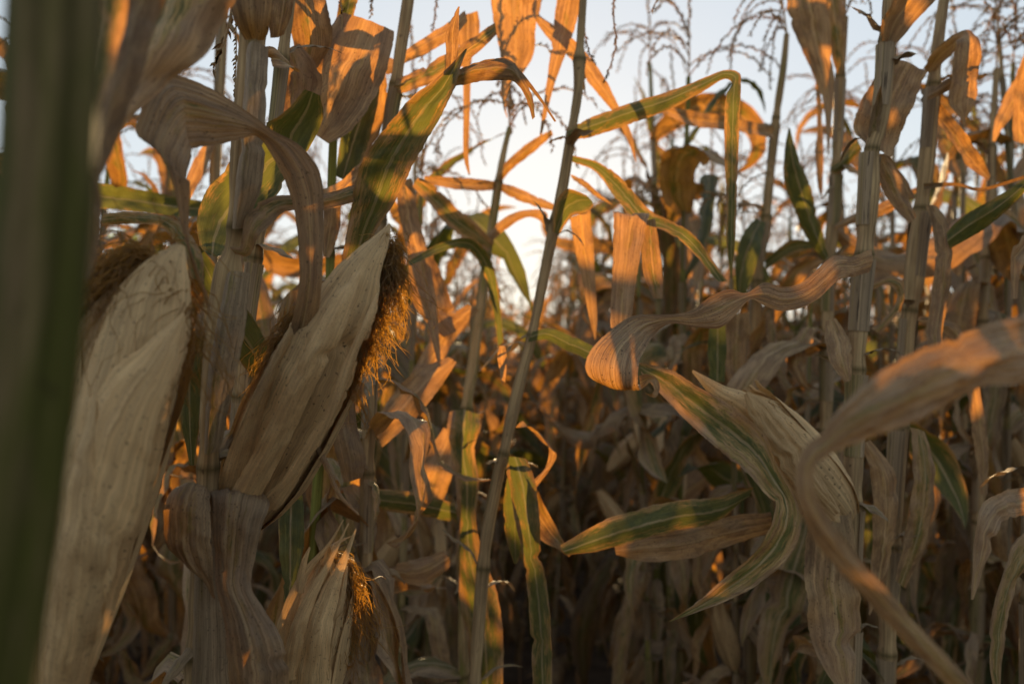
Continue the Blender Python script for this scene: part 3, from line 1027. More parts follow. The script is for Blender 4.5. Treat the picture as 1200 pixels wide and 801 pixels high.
# broken leaf hung over at the ear's foot
c.leaf([(252, 600, 305, 600, .66), (246, 586, 309, 590, .645), (246, 577, 314, 584, .63), (248, 585, 315, 592, .612), (249, 618, 306, 618, .605), (251, 655, 298, 655, .605), (253, 688, 294, 688, .60), (260, 720, 311, 716, .595), (264, 755, 331, 752, .59), (267, 795, 337, 795, .59), (266, 860, 330, 860, .60)],
       .0, .35, fold=.04, ripple=.02, cup=.14, crumple=.035, k=8, cols=35, pleat=.008, label='withered leaf folded over below the middle ear')
c.leaf([(214, 578, 246, 582, .63), (206, 570, 246, 574, .61), (194, 588, 246, 595, .598), (190, 615, 247, 625, .594), (194, 640, 248, 650, .594), (210, 655, 249, 670, .596), (234, 670, 250, 688, .60), (247, 694, 252, 702, .605)],
       .0, .3, fold=.03, ripple=.02, cup=.15, crumple=.035, k=8, cols=35, pleat=.008)
ec = c.ear((284, 612), (440, 300), 43, .68, .66, silk_n=170, silk_len=.05, silk_dir=(.75, -.25, -.45), nh=8, tone=.08, res=34, gape=.28, silk_at=.99,
           label='ear with brown and gold silk spilling from its tip')
c.strands(ec, [(454, 290, .655, (.3, -.2, .1), .022, 200, 8), (456, 308, .65, (-.05, -.1, -1), .065, 260, 8), (440, 350, .645, (-.25, -.1, -1), .06, 200, 6), (428, 395, .645, (-.25, 0, -1), .05, 130, 5), (415, 440, .65, (0, 0, -1), .055, 30, 2), (345, 370, .665, (-.35, 0, -1), .07, 120, 7), (325, 400, .67, (-.3, 0, -1), .06, 60, 6)])
c.leaf([(246, 590, 330, 590, .668), (272, 520, 352, 555, .648), (300, 450, 392, 488, .63), (335, 385, 420, 420, .622), (372, 335, 440, 365, .62), (405, 300, 446, 320, .625), (438, 276, 456, 285, .64), (455, 262, 458, 264, .65)], mat=M_HUSK, name='husk_leaf', fold=.10, cup=.24, crumple=.02, cols=25, ripple=.03, dk=.05).parent = ec
c.leaf([(248, 596, 286, 590, 0.654), (262, 545, 300, 530, 0.634), (284, 490, 318, 460, 0.624), (318, 420, 345, 395, 0.619), (350, 365, 362, 358, 0.624), (372, 322, 376, 322, 0.634)], mat=M_HUSK, name='husk_leaf', fold=.1, cup=.2, crumple=.05, dk=.12).parent = ec
c.leaf([(300, 600, 345, 575, 0.641), (345, 545, 372, 520, 0.618), (378, 490, 402, 465, 0.604), (400, 430, 420, 412, 0.598), (420, 385, 436, 372, 0.598), (440, 345, 444, 342, 0.606)], mat=M_HUSK, name='husk_leaf', fold=.12, cup=.22, crumple=.025, cols=21, dk=-.1).parent = ec
c.leaf([(262, 590, 300, 592, 0.627), (300, 525, 338, 520, 0.607), (335, 455, 368, 455, 0.590), (362, 400, 396, 402, 0.584), (390, 350, 412, 360, 0.587), (418, 318, 424, 322, 0.602)], mat=M_HUSK, name='husk_leaf', fold=.10, cup=.24, crumple=.02, cols=21, dk=.02).parent = ec
# half green leaf standing up from the ear
c.leaf([(398, 350, 415, 345, .70), (406, 285, 440, 275, .70), (414, 238, 467, 232, .695), (425, 196, 487, 192, .69), (446, 160, 508, 155, .685), (474, 126, 524, 124, .68), (502, 103, 535, 102, .68), (524, 82, 541, 78, .68), (545, 58, 548, 57, .68)],
       .55, .3, fold=.25, ripple=.06, cup=0, crumple=.05, k=7, cols=19, seed=21, label='upright leaf, yellow-green with brown margins')
c.leaf([(522, 92, 533, 90, .69), (523, 60, 538, 58, .69), (522, 44, 538, 40, .69), (530, 22, 538, 20, .69), (537, 8, 539, 8, .69)], .0, .2, fold=.25)
c.leaf([(530, 100, 533, 82, .685), (548, 95, 556, 72, .68), (575, 92, 585, 66, .675), (598, 92, 602, 72, .67), (610, 103, 614, 92, .67), (619, 122, 624, 112, .67), (624, 140, 627, 137, .67)], .15, .55, fold=.25, ripple=.08, crumple=.05)
c.leaf([(548, 82, 552, 74, .69), (575, 72, 580, 68, .685), (600, 82, 605, 78, .68), (628, 112, 630, 108, .68), (650, 143, 652, 142, .68)], .0, .6, fold=.2)
# curled bits at the joint
c.leaf([(276, 298, 268, 290, .62), (290, 300, 281, 288, .61), (303, 276, 285, 258, .605), (318, 262, 292, 244, .61), (330, 250, 322, 229, .62), (345, 246, 345, 228, .63), (385, 244, 385, 226, .66), (432, 232, 428, 212, .70)], .25, .35, fold=.12, ripple=.06)
c.leaf([(376, 112, 358, 104, .76), (378, 142, 332, 132, .78), (350, 200, 305, 152, .80), (318, 238, 272, 192, .80), (291, 268, 244, 225, .80), (272, 292, 231, 264, .79), (262, 302, 236, 298, .78)], .75, .1, fold=.1, ripple=.04, k=7, cols=13, seed=31)
c.leaf([(222, 282, 234, 290, .70), (238, 340, 262, 322, .71), (262, 392, 288, 360, .71), (286, 430, 308, 392, .72), (300, 448, 320, 425, .73)], .8, .6, fold=.08, seed=33)
c.leaf([(205, 400, 243, 392, .68), (203, 445, 241, 440, .68), (213, 500, 232, 502, .68), (222, 545, 228, 545, .68)], .8, .35, fold=.1, seed=35)
c.spike([[(276, -30), (272, 10), (264, 45), (250, 80)]], .66, .011, .0016)
c.spike([[(272, -20), (276, 20), (277, 60), (275, 108)]], .72, .007, .0008)

# small opened ear at the bottom
c2 = Plant('short corn plant with a small opened ear, low between the left plants',
           [(330, 520, .83, 8), (338, 620, .82, 9), (345, 700, .80, 11), (352, 820, .78, 12), (356, 900, .78, 12)], (560, 700), .5, .2, seed=4)
e2 = c2.ear((350, 860), (394, 650), 33, .70, .69, silk_n=60, silk_len=.04, silk_dir=(.5, -.1, -.9), nh=7, tone=.02, res=26, gape=.5, silk_at=.97,
            label='small ear with split husk tips and dark silk')
c2.strands(e2, [(404, 668, .70, (.05, .1, -1), .085, 260, 7), (402, 720, .70, (0, 0, -1), .06, 120, 6), (406, 662, .69, (.2, -.2, -.2), .02, 60, 5)])
for pts_, dk_ in (([(318, 750, 343, 758, .675), (334, 705, 350, 708, .67), (354, 668, 364, 671, .668), (384, 636, 387, 639, .668), (402, 608, 403, 609, .67)], .1),
                  ([(340, 810, 386, 810, .665), (354, 745, 389, 742, .655), (376, 692, 398, 692, .66), (400, 652, 408, 654, .665), (417, 618, 418, 620, .67)], -.1),
                  ([(328, 790, 350, 795, .66), (340, 735, 358, 740, .652), (360, 692, 372, 697, .655), (384, 656, 389, 660, .66), (408, 612, 409, 613, .665)], .0),
                  ([(372, 780, 392, 770, .67), (380, 735, 399, 728, .668), (394, 698, 405, 695, .67), (405, 662, 408, 662, .675)], .15),
                  ([(345, 690, 356, 695, .668), (352, 660, 359, 664, .665), (362, 640, 364, 641, .665)], .0)):
    c2.leaf(pts_, mat=M_HUSK, name='husk_leaf', fold=.05, cup=.25, crumple=.05, cols=17, ripple=.06, dk=dk_).parent = e2
c2.leaf([(358, 510, 364, 505, .66), (378, 545, 384, 541, .66), (395, 580, 399, 577, .66), (420, 604, 421, 602, .66)], 0, .1, fold=.2)
c2.leaf([(330, 560, 350, 556, .8), (325, 610, 356, 608, .79), (328, 660, 352, 662, .78), (336, 715, 342, 716, .77)], .95, .3, fold=.12)

# --- pale thin stem behind it
c3 = Plant('slender pale corn stalk just behind the thick dry one',
           [(350, -80, .86, 7), (340, -10, .86, 7), (329, 90, .86, 7), (318, 180, .86, 8), (304, 270, .86, 8), (290, 370, .86, 9), (278, 500, .86, 9), (268, 640, .86, 9), (262, 820, .86, 9)], (70, 300), .0, .1, seed=5)
c3.leaf([(326, 70, 332, 72, .85), (312, 62, 322, 76, .84), (314, 58, 340, 82, .835), (335, 72, 350, 90, .84)], 0, 0, fold=.2)
c3.leaf([(398, 14, 462, 34, .97), (378, 40, 455, 70, .96), (360, 75, 438, 110, .95), (352, 115, 412, 150, .945), (358, 150, 385, 168, .94)], .0, .05, fold=.06, ripple=.03, k=7, cols=13, seed=41, label='broad torn tan leaf end under the upper edge')
c3.leaf([(338, -20, 372, -30, .92), (338, 20, 385, 15, .92), (345, 60, 388, 50, .93), (350, 85, 372, 80, .94)], .0, .45, fold=.1)
c3.leaf([(332, 60, 350, 50, .90), (330, 95, 375, 85, .90), (328, 125, 368, 130, .90), (330, 160, 352, 165, .89)], .05, .4, fold=.15)

# --- thin green stem
dpl = Plant('thin green corn stalk rising beside the upright green leaf',
            [(402, 30, 1.0, 4.5), (398, 48, 1.0, 4.5), (393, 110, 1.0, 4.5), (389, 200, 1.0, 5), (387, 300, 1.0, 5), (384, 420, 1.0, 5.5), (374, 540, 1.0, 6), (367, 650, 1.0, 6), (360, 820, 1.0, 6)], (48, 300, 520), .8, .1, seed=6, sheath=False)
dpl.leaf([(391, 52, 402, 52, .99), (393, 32, 411, 30, .985), (398, 8, 419, 8, .98), (406, -30, 424, -30, .98)], .5, .25, fold=.25)
dpl.leaf([(430, 84, 445, 92, 1.02), (413, 118, 441, 128, 1.02), (399, 160, 428, 176, 1.02), (393, 205, 410, 215, 1.01)], .9, .25, fold=.1, seed=51)
dpl.leaf([(437, 88, 452, 82, 1.05), (425, 130, 452, 128, 1.05), (412, 180, 432, 185, 1.05), (400, 215, 408, 222, 1.04)], .0, .1, fold=.1)
dpl.leaf([(360, 250, 362, 228, .94), (395, 242, 392, 214, .93), (415, 226, 415, 196, .92), (436, 205, 430, 184, .92)], .0, .05, fold=.1)
dpl.leaf([(380, 238, 400, 236, .98), (376, 270, 396, 275, .98), (378, 300, 386, 302, .98)], .0, .2, fold=.1)
dpl.leaf([(384, 435, 413, 430, .90), (386, 490, 416, 490, .90), (393, 535, 427, 535, .89), (402, 566, 424, 560, .89)], .0, .65, fold=.2)
dpl.spike([[(400, 40), (401, 20), (399, -5), (402, -30)]], .97, .009)
dpl.spike([[(438, -25), (436, -5), (435, 18)]], 1.1, .008)
dpl.leaf([(330, 350, 352, 330, .95), (315, 420, 350, 410, .95), (322, 480, 345, 490, .95), (340, 540, 350, 540, .95)], .1, .5, fold=.15)

# --- stem behind the ear's upright leaf
f = Plant('tan corn stalk standing behind the tip of the upright green leaf',
          [(486, -70, 1.05, 6.5), (478, 0, 1.05, 7), (469, 60, 1.05, 7), (464, 98, 1.05, 7.5), (458, 130, 1.05, 8), (450, 200, 1.05, 8), (440, 320, 1.05, 8), (432, 500, 1.05, 8), (425, 820, 1.05, 8)], (98, 260, 420), .1, .1, seed=7)
f.leaf([(463, 108, 463, 92, 1.04), (478, 106, 482, 84, 1.03), (515, 92, 515, 66, 1.01), (552, 68, 552, 44, 1.0), (582, 40, 580, 26, 1.0)], .3, .1, fold=.1, seed=61)
f.leaf([(460, 80, 462, 68, 1.1), (500, 62, 496, 44, 1.1), (530, 44, 525, 26, 1.11), (548, 25, 545, 12, 1.12)], .1, .0, fold=.1)
f.leaf([(462, 70, 462, 85, 1.1), (450, 66, 448, 86, 1.12), (430, 74, 430, 86, 1.15)], .0, .3, fold=.1)
f.leaf([(536, 20, 560, 12, 1.25), (534, 40, 562, 36, 1.25), (541, 70, 553, 68, 1.25), (543, 120, 551, 120, 1.25), (543, 180, 549, 178, 1.25), (549, 205, 551, 205, 1.25)], .0, .2, fold=.1)
f.spike([[(520, -30), (512, 0), (506, 40), (494, 70)]], 1.3, .008)

# --- long brown blades hanging in the sky gap
g = Plant('slender corn plant with an open tassel against the pale sky',
          [(597, 150, 1.5, 3), (590, 180, 1.48, 3.5), (584, 214, 1.46, 5), (577, 262, 1.44, 5), (570, 303, 1.42, 5.5), (563, 358, 1.4, 6), (553, 434, 1.38, 6.5), (547, 482, 1.36, 7), (545, 600, 1.34, 7), (543, 820, 1.34, 7)],
          (214, 300, 478), .3, .2, seed=8, sheath=False)
g.tassel(597, 150, 1.5, (.05, 0, 1), 11, .23, seed=81)
g.leaf([(586, 214, 582, 206, 1.45), (600, 198, 594, 188, 1.42), (625, 178, 620, 166, 1.38), (648, 158, 646, 152, 1.36)], .1, .05, fold=.15)
g.leaf([(574, 296, 578, 284, 1.42), (552, 284, 560, 264, 1.38), (526, 266, 532, 242, 1.34), (502, 240, 508, 218, 1.30), (483, 218, 490, 207, 1.28)], .35, .05, fold=.1, seed=82)
g.leaf([(582, 222, 583, 213, 1.46), (560, 224, 560, 210, 1.4), (530, 222, 528, 208, 1.36), (497, 214, 497, 206, 1.34)], .0, .15, fold=.15)
g.leaf([(583, 222, 584, 214, 1.46), (600, 232, 602, 218, 1.42), (628, 242, 630, 230, 1.4), (650, 247, 651, 240, 1.38)], .0, .1, fold=.15)
g.leaf([(568, 290, 566, 280, 1.43), (590, 270, 588, 256, 1.4), (615, 255, 614, 246, 1.37), (632, 258, 640, 248, 1.36), (640, 275, 641, 272, 1.36)], .0, .1, fold=.15)
g.leaf([(584, 405, 590, 400, 1.28), (577, 360, 586, 356, 1.28), (568, 325, 580, 318, 1.27), (556, 300, 568, 292, 1.25), (540, 290, 548, 278, 1.22), (515, 296, 513, 286, 1.18), (480, 312, 478, 306, 1.1)], .75, .0, fold=.12, seed=84, label='arching blade turned yellow-green')
g.leaf([(527, 480, 562, 482, 1.2), (524, 500, 563, 500, 1.18), (528, 530, 556, 528, 1.18), (534, 570, 561, 565, 1.17), (536, 610, 558, 608, 1.16), (534, 650, 566, 650, 1.15), (538, 700, 584, 700, 1.14), (548, 760, 590, 760, 1.13), (556, 830, 588, 830, 1.13)], .5, .25, fold=.10, ripple=.08, crumple=.06, k=7, cols=17, seed=85, label='ragged green leaf hanging straight down the stem')
g.leaf([(534, 590, 536, 612, 1.2), (492, 578, 490, 605, 1.18), (450, 574, 448, 598, 1.16), (414, 572, 418, 590, 1.15)], .7, .15, fold=.15, seed=86)
g.leaf([(462, 214, 482, 208, 1.2), (468, 255, 490, 252, 1.2), (480, 305, 502, 300, 1.19), (492, 350, 510, 345, 1.18), (504, 392, 514, 388, 1.17), (514, 430, 517, 429, 1.16)], .0, .12, fold=.12, seed=87)
g.leaf([(478, 300, 505, 290, 1.28), (480, 345, 528, 350, 1.26), (500, 378, 530, 375, 1.25), (520, 395, 535, 388, 1.25)], .0, .35, fold=.1)
g.leaf([(548, 356, 562, 362, 1.3), (518, 375, 535, 395, 1.28), (500, 405, 520, 420, 1.26), (480, 440, 498, 458, 1.25)], .0, .05, fold=.1)
g.leaf([(525, 418, 535, 424, 1.2), (490, 432, 515, 455, 1.18), (460, 462, 486, 490, 1.17), (436, 500, 448, 524, 1.16)], .0, .0, fold=.12, ripple=.1, seed=88)
g.leaf([(520, 500, 538, 512, 1.3), (494, 545, 530, 555, 1.28), (482, 595, 515, 598, 1.28)], .0, .0, fold=.1)
g.leaf([(500, 690, 525, 685, 1.25), (470, 665, 490, 690, 1.2), (440, 672, 452, 700, 1.2), (420, 700, 424, 712, 1.2)], .0, .15, fold=.12)
g.leaf([(520, 645, 532, 660, 1.2), (490, 655, 500, 685, 1.17), (465, 660, 462, 680, 1.16)], .0, .05, fold=.12)

# --- leaning stem in the middle
e = Plant('leaning corn stalk in the middle, a long green-tipped leaf bent over at its top',
          [(684, -10, 1.12, 4.2), (680, 50, 1.12, 5.1), (679, 70, 1.12, 7.2), (677, 110, 1.12, 5.5), (668, 165, 1.11, 6.0), (660, 215, 1.11, 6.4), (650, 262, 1.10, 6.8), (637, 325, 1.09, 6.0), (623, 394, 1.08, 6.0), (611, 440, 1.07, 6.8), (598, 495, 1.06, 7.2), (590, 532, 1.05, 6.0), (583, 560, 1.05, 6.8), (568, 646, 1.04, 7.6), (556, 800, 1.03, 7.6), (553, 860, 1.03, 7.6)],
          (70, 158, 262, 394, 532), .12, .3, seed=9, sheath=False)
e.leaf([(666, 164, 664, 150, 1.10), (690, 160, 688, 138, 1.08), (733, 146, 730, 122, 1.04), (782, 128, 780, 107, 1.0), (820, 108, 820, 92, .97), (846, 93, 846, 82, .95), (857, 96, 864, 83, .94), (852, 110, 869, 96, .935), (850, 140, 868, 132, .935), (850, 185, 866, 182, .94), (852, 235, 864, 232, .945), (852, 285, 862, 282, .95), (856, 325, 858, 325, .96)],
       .55, .05, fold=.18, ripple=.03, k=7, cols=11, seed=91, label='long leaf, green then brown, bent down at a right angle')
e.leaf([(648, 272, 655, 274, 1.08), (651, 240, 672, 252, 1.07), (667, 220, 688, 250, 1.06), (688, 228, 697, 240, 1.05)], .6, .0, fold=.15)
e.leaf([(668, 255, 692, 246, 1.15), (674, 292, 696, 290, 1.15), (683, 332, 698, 330, 1.15), (690, 370, 700, 370, 1.15), (697, 398, 698, 398, 1.15)], .0, .0, fold=.12)
e.leaf([(618, 400, 624, 388, 1.06), (640, 398, 642, 384, 1.04), (662, 410, 666, 392, 1.02), (690, 422, 696, 406, 1.0), (722, 440, 724, 428, 1.0)], .95, .1, fold=.12)
e.leaf([(590, 534, 617, 536, 1.02), (597, 570, 627, 563, 1.01), (604, 612, 633, 610, 1.0), (612, 650, 634, 650, 1.0), (618, 692, 641, 686, 1.0), (622, 745, 646, 742, 1.0), (626, 830, 648, 830, 1.0)], .6, .4, fold=.22, ripple=.05, k=7, cols=13, seed=93)
e.leaf([(618, 545, 620, 560, 1.05), (630, 570, 622, 605, 1.04), (645, 600, 634, 630, 1.03), (658, 628, 652, 642, 1.02), (668, 651, 667, 652, 1.02)], .2, .3, fold=.15)
e.leaf([(594, 560, 600, 560, 1.08), (590, 590, 612, 590, 1.08), (592, 625, 615, 630, 1.08), (602, 660, 606, 660, 1.08)], .7, .4, fold=.15)
e.leaf([(604, 500, 612, 492, 1.1), (625, 500, 632, 512, 1.08), (642, 520, 650, 528, 1.07), (640, 545, 650, 540, 1.07), (622, 566, 628, 572, 1.06)], 0, .05, fold=.15)
e.leaf([(585, 405, 592, 405, 1.0), (583, 420, 594, 422, 1.0), (588, 445, 592, 448, 1.0)], 0, 0, fold=.1)
e.leaf([(573, -30, 628, -30, 1.22), (577, 15, 628, 28, 1.22), (584, 50, 625, 62, 1.22), (588, 80, 612, 86, 1.22), (587, 105, 599, 95, 1.22), (590, 126, 593, 124, 1.22), (594, 138, 595, 138, 1.22)], .0, .0, fold=.10, ripple=.03, k=7, cols=11, seed=95, label='orange glowing leaf tip hanging against the sky')
e.leaf([(660, -25, 640, -20, 1.25), (632, -4, 634, 8, 1.24), (624, 14, 634, 18, 1.23), (640, 42, 650, 30, 1.22), (668, 68, 679, 52, 1.21), (690, 97, 706, 86, 1.2), (716, 128, 723, 119, 1.2), (734, 161, 740, 156, 1.2), (745, 190, 746, 190, 1.2)], .0, .0, fold=.12, k=7)
e.leaf([(655, -20, 685, -20, 1.18), (650, 20, 676, 25, 1.18), (646, 55, 664, 60, 1.18), (640, 100, 649, 102, 1.18), (634, 145, 638, 146, 1.18), (631, 170, 632, 170, 1.18)], .0, .1, fold=.15)
e.leaf([(668, 182, 670, 190, 1.12), (700, 190, 698, 202, 1.12), (730, 210, 722, 232, 1.1), (760, 245, 748, 262, 1.06), (790, 262, 780, 272, 1.04), (815, 278, 806, 290, 1.02), (852, 330, 840, 330, 1.0)], .55, .05, fold=.15, k=7, seed=96)
e.leaf([(668, 205, 672, 212, 1.18), (685, 212, 684, 220, 1.2), (700, 225, 697, 230, 1.22), (718, 240, 719, 241, 1.22)], 0, 0, fold=.15)
e.spike([[(686, -20), (683, 20), (690, 60), (697, 72)], [(720, -20), (719, 20), (722, 50), (716, 75), (709, 92)], [(780, -20), (770, 0), (763, 14)]], 1.15, .008)
e.leaf([(762, 253, 718, 254, 1.0), (759, 257, 719, 258, .985), (750, 300, 718, 300, .98), (743, 345, 716, 342, .98), (739, 388, 715, 384, .98)], .0, .0, fold=.08, cup=.05, k=7, cols=11, seed=97, label='dry blade doubled over and hanging straight down in the centre')
e.leaf([(757, 258, 768, 256, .99), (752, 292, 773, 288, .99), (756, 326, 777, 322, .99), (766, 350, 777, 350, .99)], .2, .4, fold=.1)

# --- the plant of the curled leaf and its stems to the right
r = Plant('tall dry corn plant right of centre whose curled grey-brown leaf reaches left',
          [(1044, -20, 1.0, 7), (1040, 45, 1.0, 9), (1036, 100, 1.0, 10), (1029, 150, 1.0, 10), (1022, 176, 1.0, 8), (1018, 225, 1.0, 12), (1013, 300, 1.0, 10), (1008, 360, 1.0, 11), (1004, 430, 1.0, 10), (1000, 550, 1.0, 11), (996, 700, 1.0, 12), (994, 860, 1.0, 12)],
          (46, 176, 296, 432, 590), .0, .1, seed=10)
r.leaf([(1006, 306, 1016, 320, .97), (1022, 292, 1020, 318, .94), (1000, 300, 1002, 324, .90), (978, 299, 985, 327, .86), (960, 314, 964, 346, .83), (940, 331, 942, 360, .81), (918, 336, 914, 364, .79), (896, 331, 895, 357, .78), (875, 343, 879, 351, .775), (855, 339, 860, 371, .765), (833, 347, 844, 384, .755), (811, 363, 816, 383, .75), (787, 368, 786, 379, .75),
        (742, 370, 768, 391, .75), (712, 389, 757, 407, .735), (693, 409, 750, 421, .72), (686, 428, 748, 438, .71), (693, 446, 748, 454, .712), (712, 453, 751, 457, .73), (726, 448, 752, 450, .75)],
       .0, .12, fold=.03, ripple=.015, cup=.05, crumple=.02, k=9, cols=45, pleat=.010, ragged=.25, seed=101, label='curled grey-brown leaf, sharply in focus, rolled under at its end')
r.leaf([(749, 440, 751, 456, .735), (760, 438, 762, 448, .73), (770, 444, 765, 451, .725), (773, 456, 766, 458, .725), (768, 465, 762, 461, .725), (757, 462, 756, 459, .73)], .0, .0, fold=.1, name='leaf_tip')
r.leaf([(1040, 66, 1090, 80, 1.04), (1022, 95, 1080, 104, 1.03), (1008, 126, 1067, 134, 1.02), (1003, 148, 1056, 160, 1.02), (1018, 172, 1046, 182, 1.01)], .0, .1, fold=.06, ripple=.06, k=7, seed=102)
r.leaf([(1032, 48, 1049, 50, .99), (1030, 24, 1070, 24, .98), (1044, -6, 1096, -4, .97), (1060, -40, 1110, -40, .97)], .0, .2, fold=.25, k=7)
r.leaf([(1019, 180, 1042, 180, 1.05), (1030, 210, 1058, 206, 1.05), (1050, 245, 1070, 240, 1.05), (1066, 262, 1074, 254, 1.05)], .0, .2, fold=.1)
r.leaf([(1020, 340, 1022, 332, 1.05), (1040, 334, 1044, 324, 1.05), (1052, 345, 1060, 332, 1.05), (1044, 365, 1058, 358, 1.05), (1022, 385, 1032, 392, 1.05)], .3, .1, fold=.12)
r.leaf([(968, 375, 980, 372, .98), (968, 400, 996, 395, .97), (975, 425, 1000, 420, .96), (990, 448, 998, 445, .96)], .0, .0, fold=.12)
r.leaf([(956, 560, 985, 560, .97), (950, 620, 1005, 628, .95), (946, 680, 1010, 688, .94), (950, 735, 1014, 738, .94), (962, 775, 1008, 776, .94), (985, 812, 996, 812, .94)], .0, .0, fold=.10, ripple=.06, cup=0, k=7, cols=13, seed=104, label='wide pale leaf hanging below the blurred one')
r.leaf([(1010, 520, 1020, 515, 1.04), (1022, 560, 1050, 555, 1.04), (1024, 620, 1052, 615, 1.04), (1020, 680, 1038, 680, 1.04), (1018, 720, 1020, 720, 1.04)], .0, .05, fold=.1)
# dry ear at the right
er = r.ear((990, 604), (874, 462), 30, .99, .95, silk_n=60, silk_len=.04, nh=7, tone=.05, res=26, gape=.5, label='tattered ear leaning left, half hidden by a blurred leaf')
r.leaf([(985, 604, 972, 612, .92), (950, 540, 920, 570, .91), (915, 490, 880, 525, .90), (880, 462, 855, 490, .90), (850, 452, 838, 470, .90), (812, 433, 811, 436, .90)], mat=M_HUSK, name='husk_leaf', fold=.12, cup=.08, crumple=.06, ripple=.06, k=7, cols=13, dk=.05).parent = er
r.leaf([(985, 598, 978, 604, .9), (962, 556, 938, 572, .885), (940, 512, 905, 535, .88), (900, 470, 880, 490, .88), (878, 458, 872, 462, .885)], mat=M_HUSK, name='husk_leaf', fold=.12, cup=.08, crumple=.07, k=7, cols=21, dk=.3).parent = er
r.leaf([(983, 600, 986, 612, .93), (960, 590, 965, 610, .92), (950, 610, 968, 625, .92), (958, 640, 964, 642, .92)], mat=M_HUSK, name='husk_leaf', fold=.12, dk=.1).parent = er
# diagonal green leaf and its hanging end
r.leaf([(749, 424, 752, 436, .92), (788, 434, 780, 466, .90), (820, 453, 812, 498, .88), (862, 478, 845, 528, .86), (897, 510, 876, 553, .84), (914, 548, 905, 584, .82), (935, 590, 908, 588, .815), (936, 622, 903, 612, .81), (922, 652, 885, 642, .81), (888, 682, 856, 668, .81), (850, 702, 820, 700, .81), (788, 727, 783, 728, .81)],
       .42, .0, fold=.14, ripple=.03, k=8, cols=21, seed=106, label='long diagonal leaf, green along its midrib, tip hanging forward')
r.leaf([(886, 572, 872, 590, .98), (842, 583, 842, 613, .96), (792, 588, 798, 622, .94), (742, 600, 752, 634, .93), (700, 615, 712, 645, .93), (656, 640, 664, 652, .94)], .62, .05, fold=.2, ripple=.05, k=7, cols=13, seed=107, label='horizontal green leaf with pale underside')
r.leaf([(905, 600, 905, 625, 1.02), (860, 605, 862, 638, 1.0), (800, 618, 805, 655, .99), (750, 625, 755, 658, .98), (720, 640, 722, 650, .98)], .0, .15, fold=.1, ripple=.06)

r2 = Plant('corn plant with an orange hooked leaf at its top, right of the curled leaf',
           [(1112, -40, 1.12, 5), (1102, 30, 1.12, 6), (1096, 80, 1.12, 7), (1091, 130, 1.12, 8), (1086, 190, 1.12, 9), (1080, 244, 1.12, 8), (1075, 290, 1.12, 11), (1070, 340, 1.12, 11), (1066, 366, 1.12, 8), (1060, 430, 1.12, 9), (1050, 560, 1.12, 10), (1042, 700, 1.12, 10), (1038, 860, 1.12, 10)],
           (100, 244, 366, 500, 640), .0, .1, seed=11)
r2.leaf([(1082, 80, 1092, 88, 1.12), (1092, 62, 1106, 72, 1.1), (1112, 45, 1120, 60, 1.08), (1136, 36, 1122, 52, 1.06), (1147, 48, 1118, 56, 1.05), (1145, 85, 1113, 92, 1.05), (1141, 118, 1110, 122, 1.05), (1134, 136, 1124, 138, 1.05), (1129, 149, 1130, 149, 1.05)], .0, .0, fold=.1, ripple=.04, k=7, seed=111, label='orange backlit leaf hooked over at the top')
r2.leaf([(1098, 120, 1092, 138, 1.12), (1122, 148, 1112, 168, 1.14), (1145, 180, 1134, 196, 1.16), (1160, 206, 1158, 212, 1.18)], .0, .1, fold=.15)
r2.leaf([(1086, 118, 1088, 108, 1.1), (1108, 108, 1104, 96, 1.08), (1130, 92, 1126, 84, 1.06)], .0, .4, fold=.15)
r2.leaf([(1086, 240, 1100, 240, 1.08), (1094, 262, 1114, 262, 1.07), (1098, 300, 1118, 302, 1.06), (1094, 340, 1114, 345, 1.06), (1088, 390, 1107, 392, 1.06), (1094, 428, 1108, 425, 1.06)], .0, .2, fold=.2, ripple=.04, k=7)
r2.leaf([(1112, 292, 1108, 272, 1.05), (1140, 276, 1132, 250, 1.03), (1166, 258, 1158, 236, 1.0), (1188, 238, 1184, 220, .98), (1215, 210, 1212, 200, .96)], .8, .0, fold=.2, seed=113)
r2.leaf([(1082, 215, 1083, 222, 1.1), (1120, 214, 1120, 218, 1.08), (1150, 220, 1150, 224, 1.07), (1200, 206, 1200, 210, 1.04)], .0, .75, fold=.15)
r2.leaf([(1020, 178, 1040, 186, 1.15), (1035, 200, 1060, 205, 1.15), (1055, 235, 1075, 232, 1.15)], .0, .0, fold=.1)
r2.leaf([(1068, 500, 1085, 505, 1.08), (1072, 560, 1098, 555, 1.07), (1064, 620, 1090, 625, 1.07), (1050, 680, 1062, 690, 1.07)], .25, .1, fold=.15)
r2.leaf([(1068, 380, 1080, 370, 1.2), (1095, 385, 1110, 375, 1.2), (1125, 410, 1132, 395, 1.2), (1140, 500, 1158, 498, 1.2), (1150, 580, 1158, 580, 1.2)], .0, .15, fold=.15)

r3 = Plant('slim corn stalk with drooping orange leaves between the two thick right stems',
           [(990, 20, 1.45, 4), (985, 88, 1.45, 5.5), (983, 140, 1.45, 5.5), (980, 200, 1.45, 6), (977, 250, 1.45, 7), (972, 310, 1.45, 7), (970, 380, 1.45, 7), (968, 500, 1.45, 7.5), (966, 700, 1.45, 8), (965, 860, 1.45, 8)],
           (90, 200, 310), .15, .1, seed=12)
r3.leaf([(918, -30, 965, -30, 1.38), (928, 25, 974, 25, 1.38), (943, 62, 976, 68, 1.38), (957, 95, 978, 95, 1.38), (966, 125, 976, 125, 1.38), (970, 180, 971, 180, 1.38)], .0, .0, fold=.1, ripple=.03, k=7, seed=121, label='large orange leaf hanging from the top edge')
r3.leaf([(960, -30, 985, -30, 1.42), (966, 20, 992, 20, 1.42), (974, 60, 993, 60, 1.43), (982, 88, 989, 88, 1.44)], .25, .0, fold=.15)
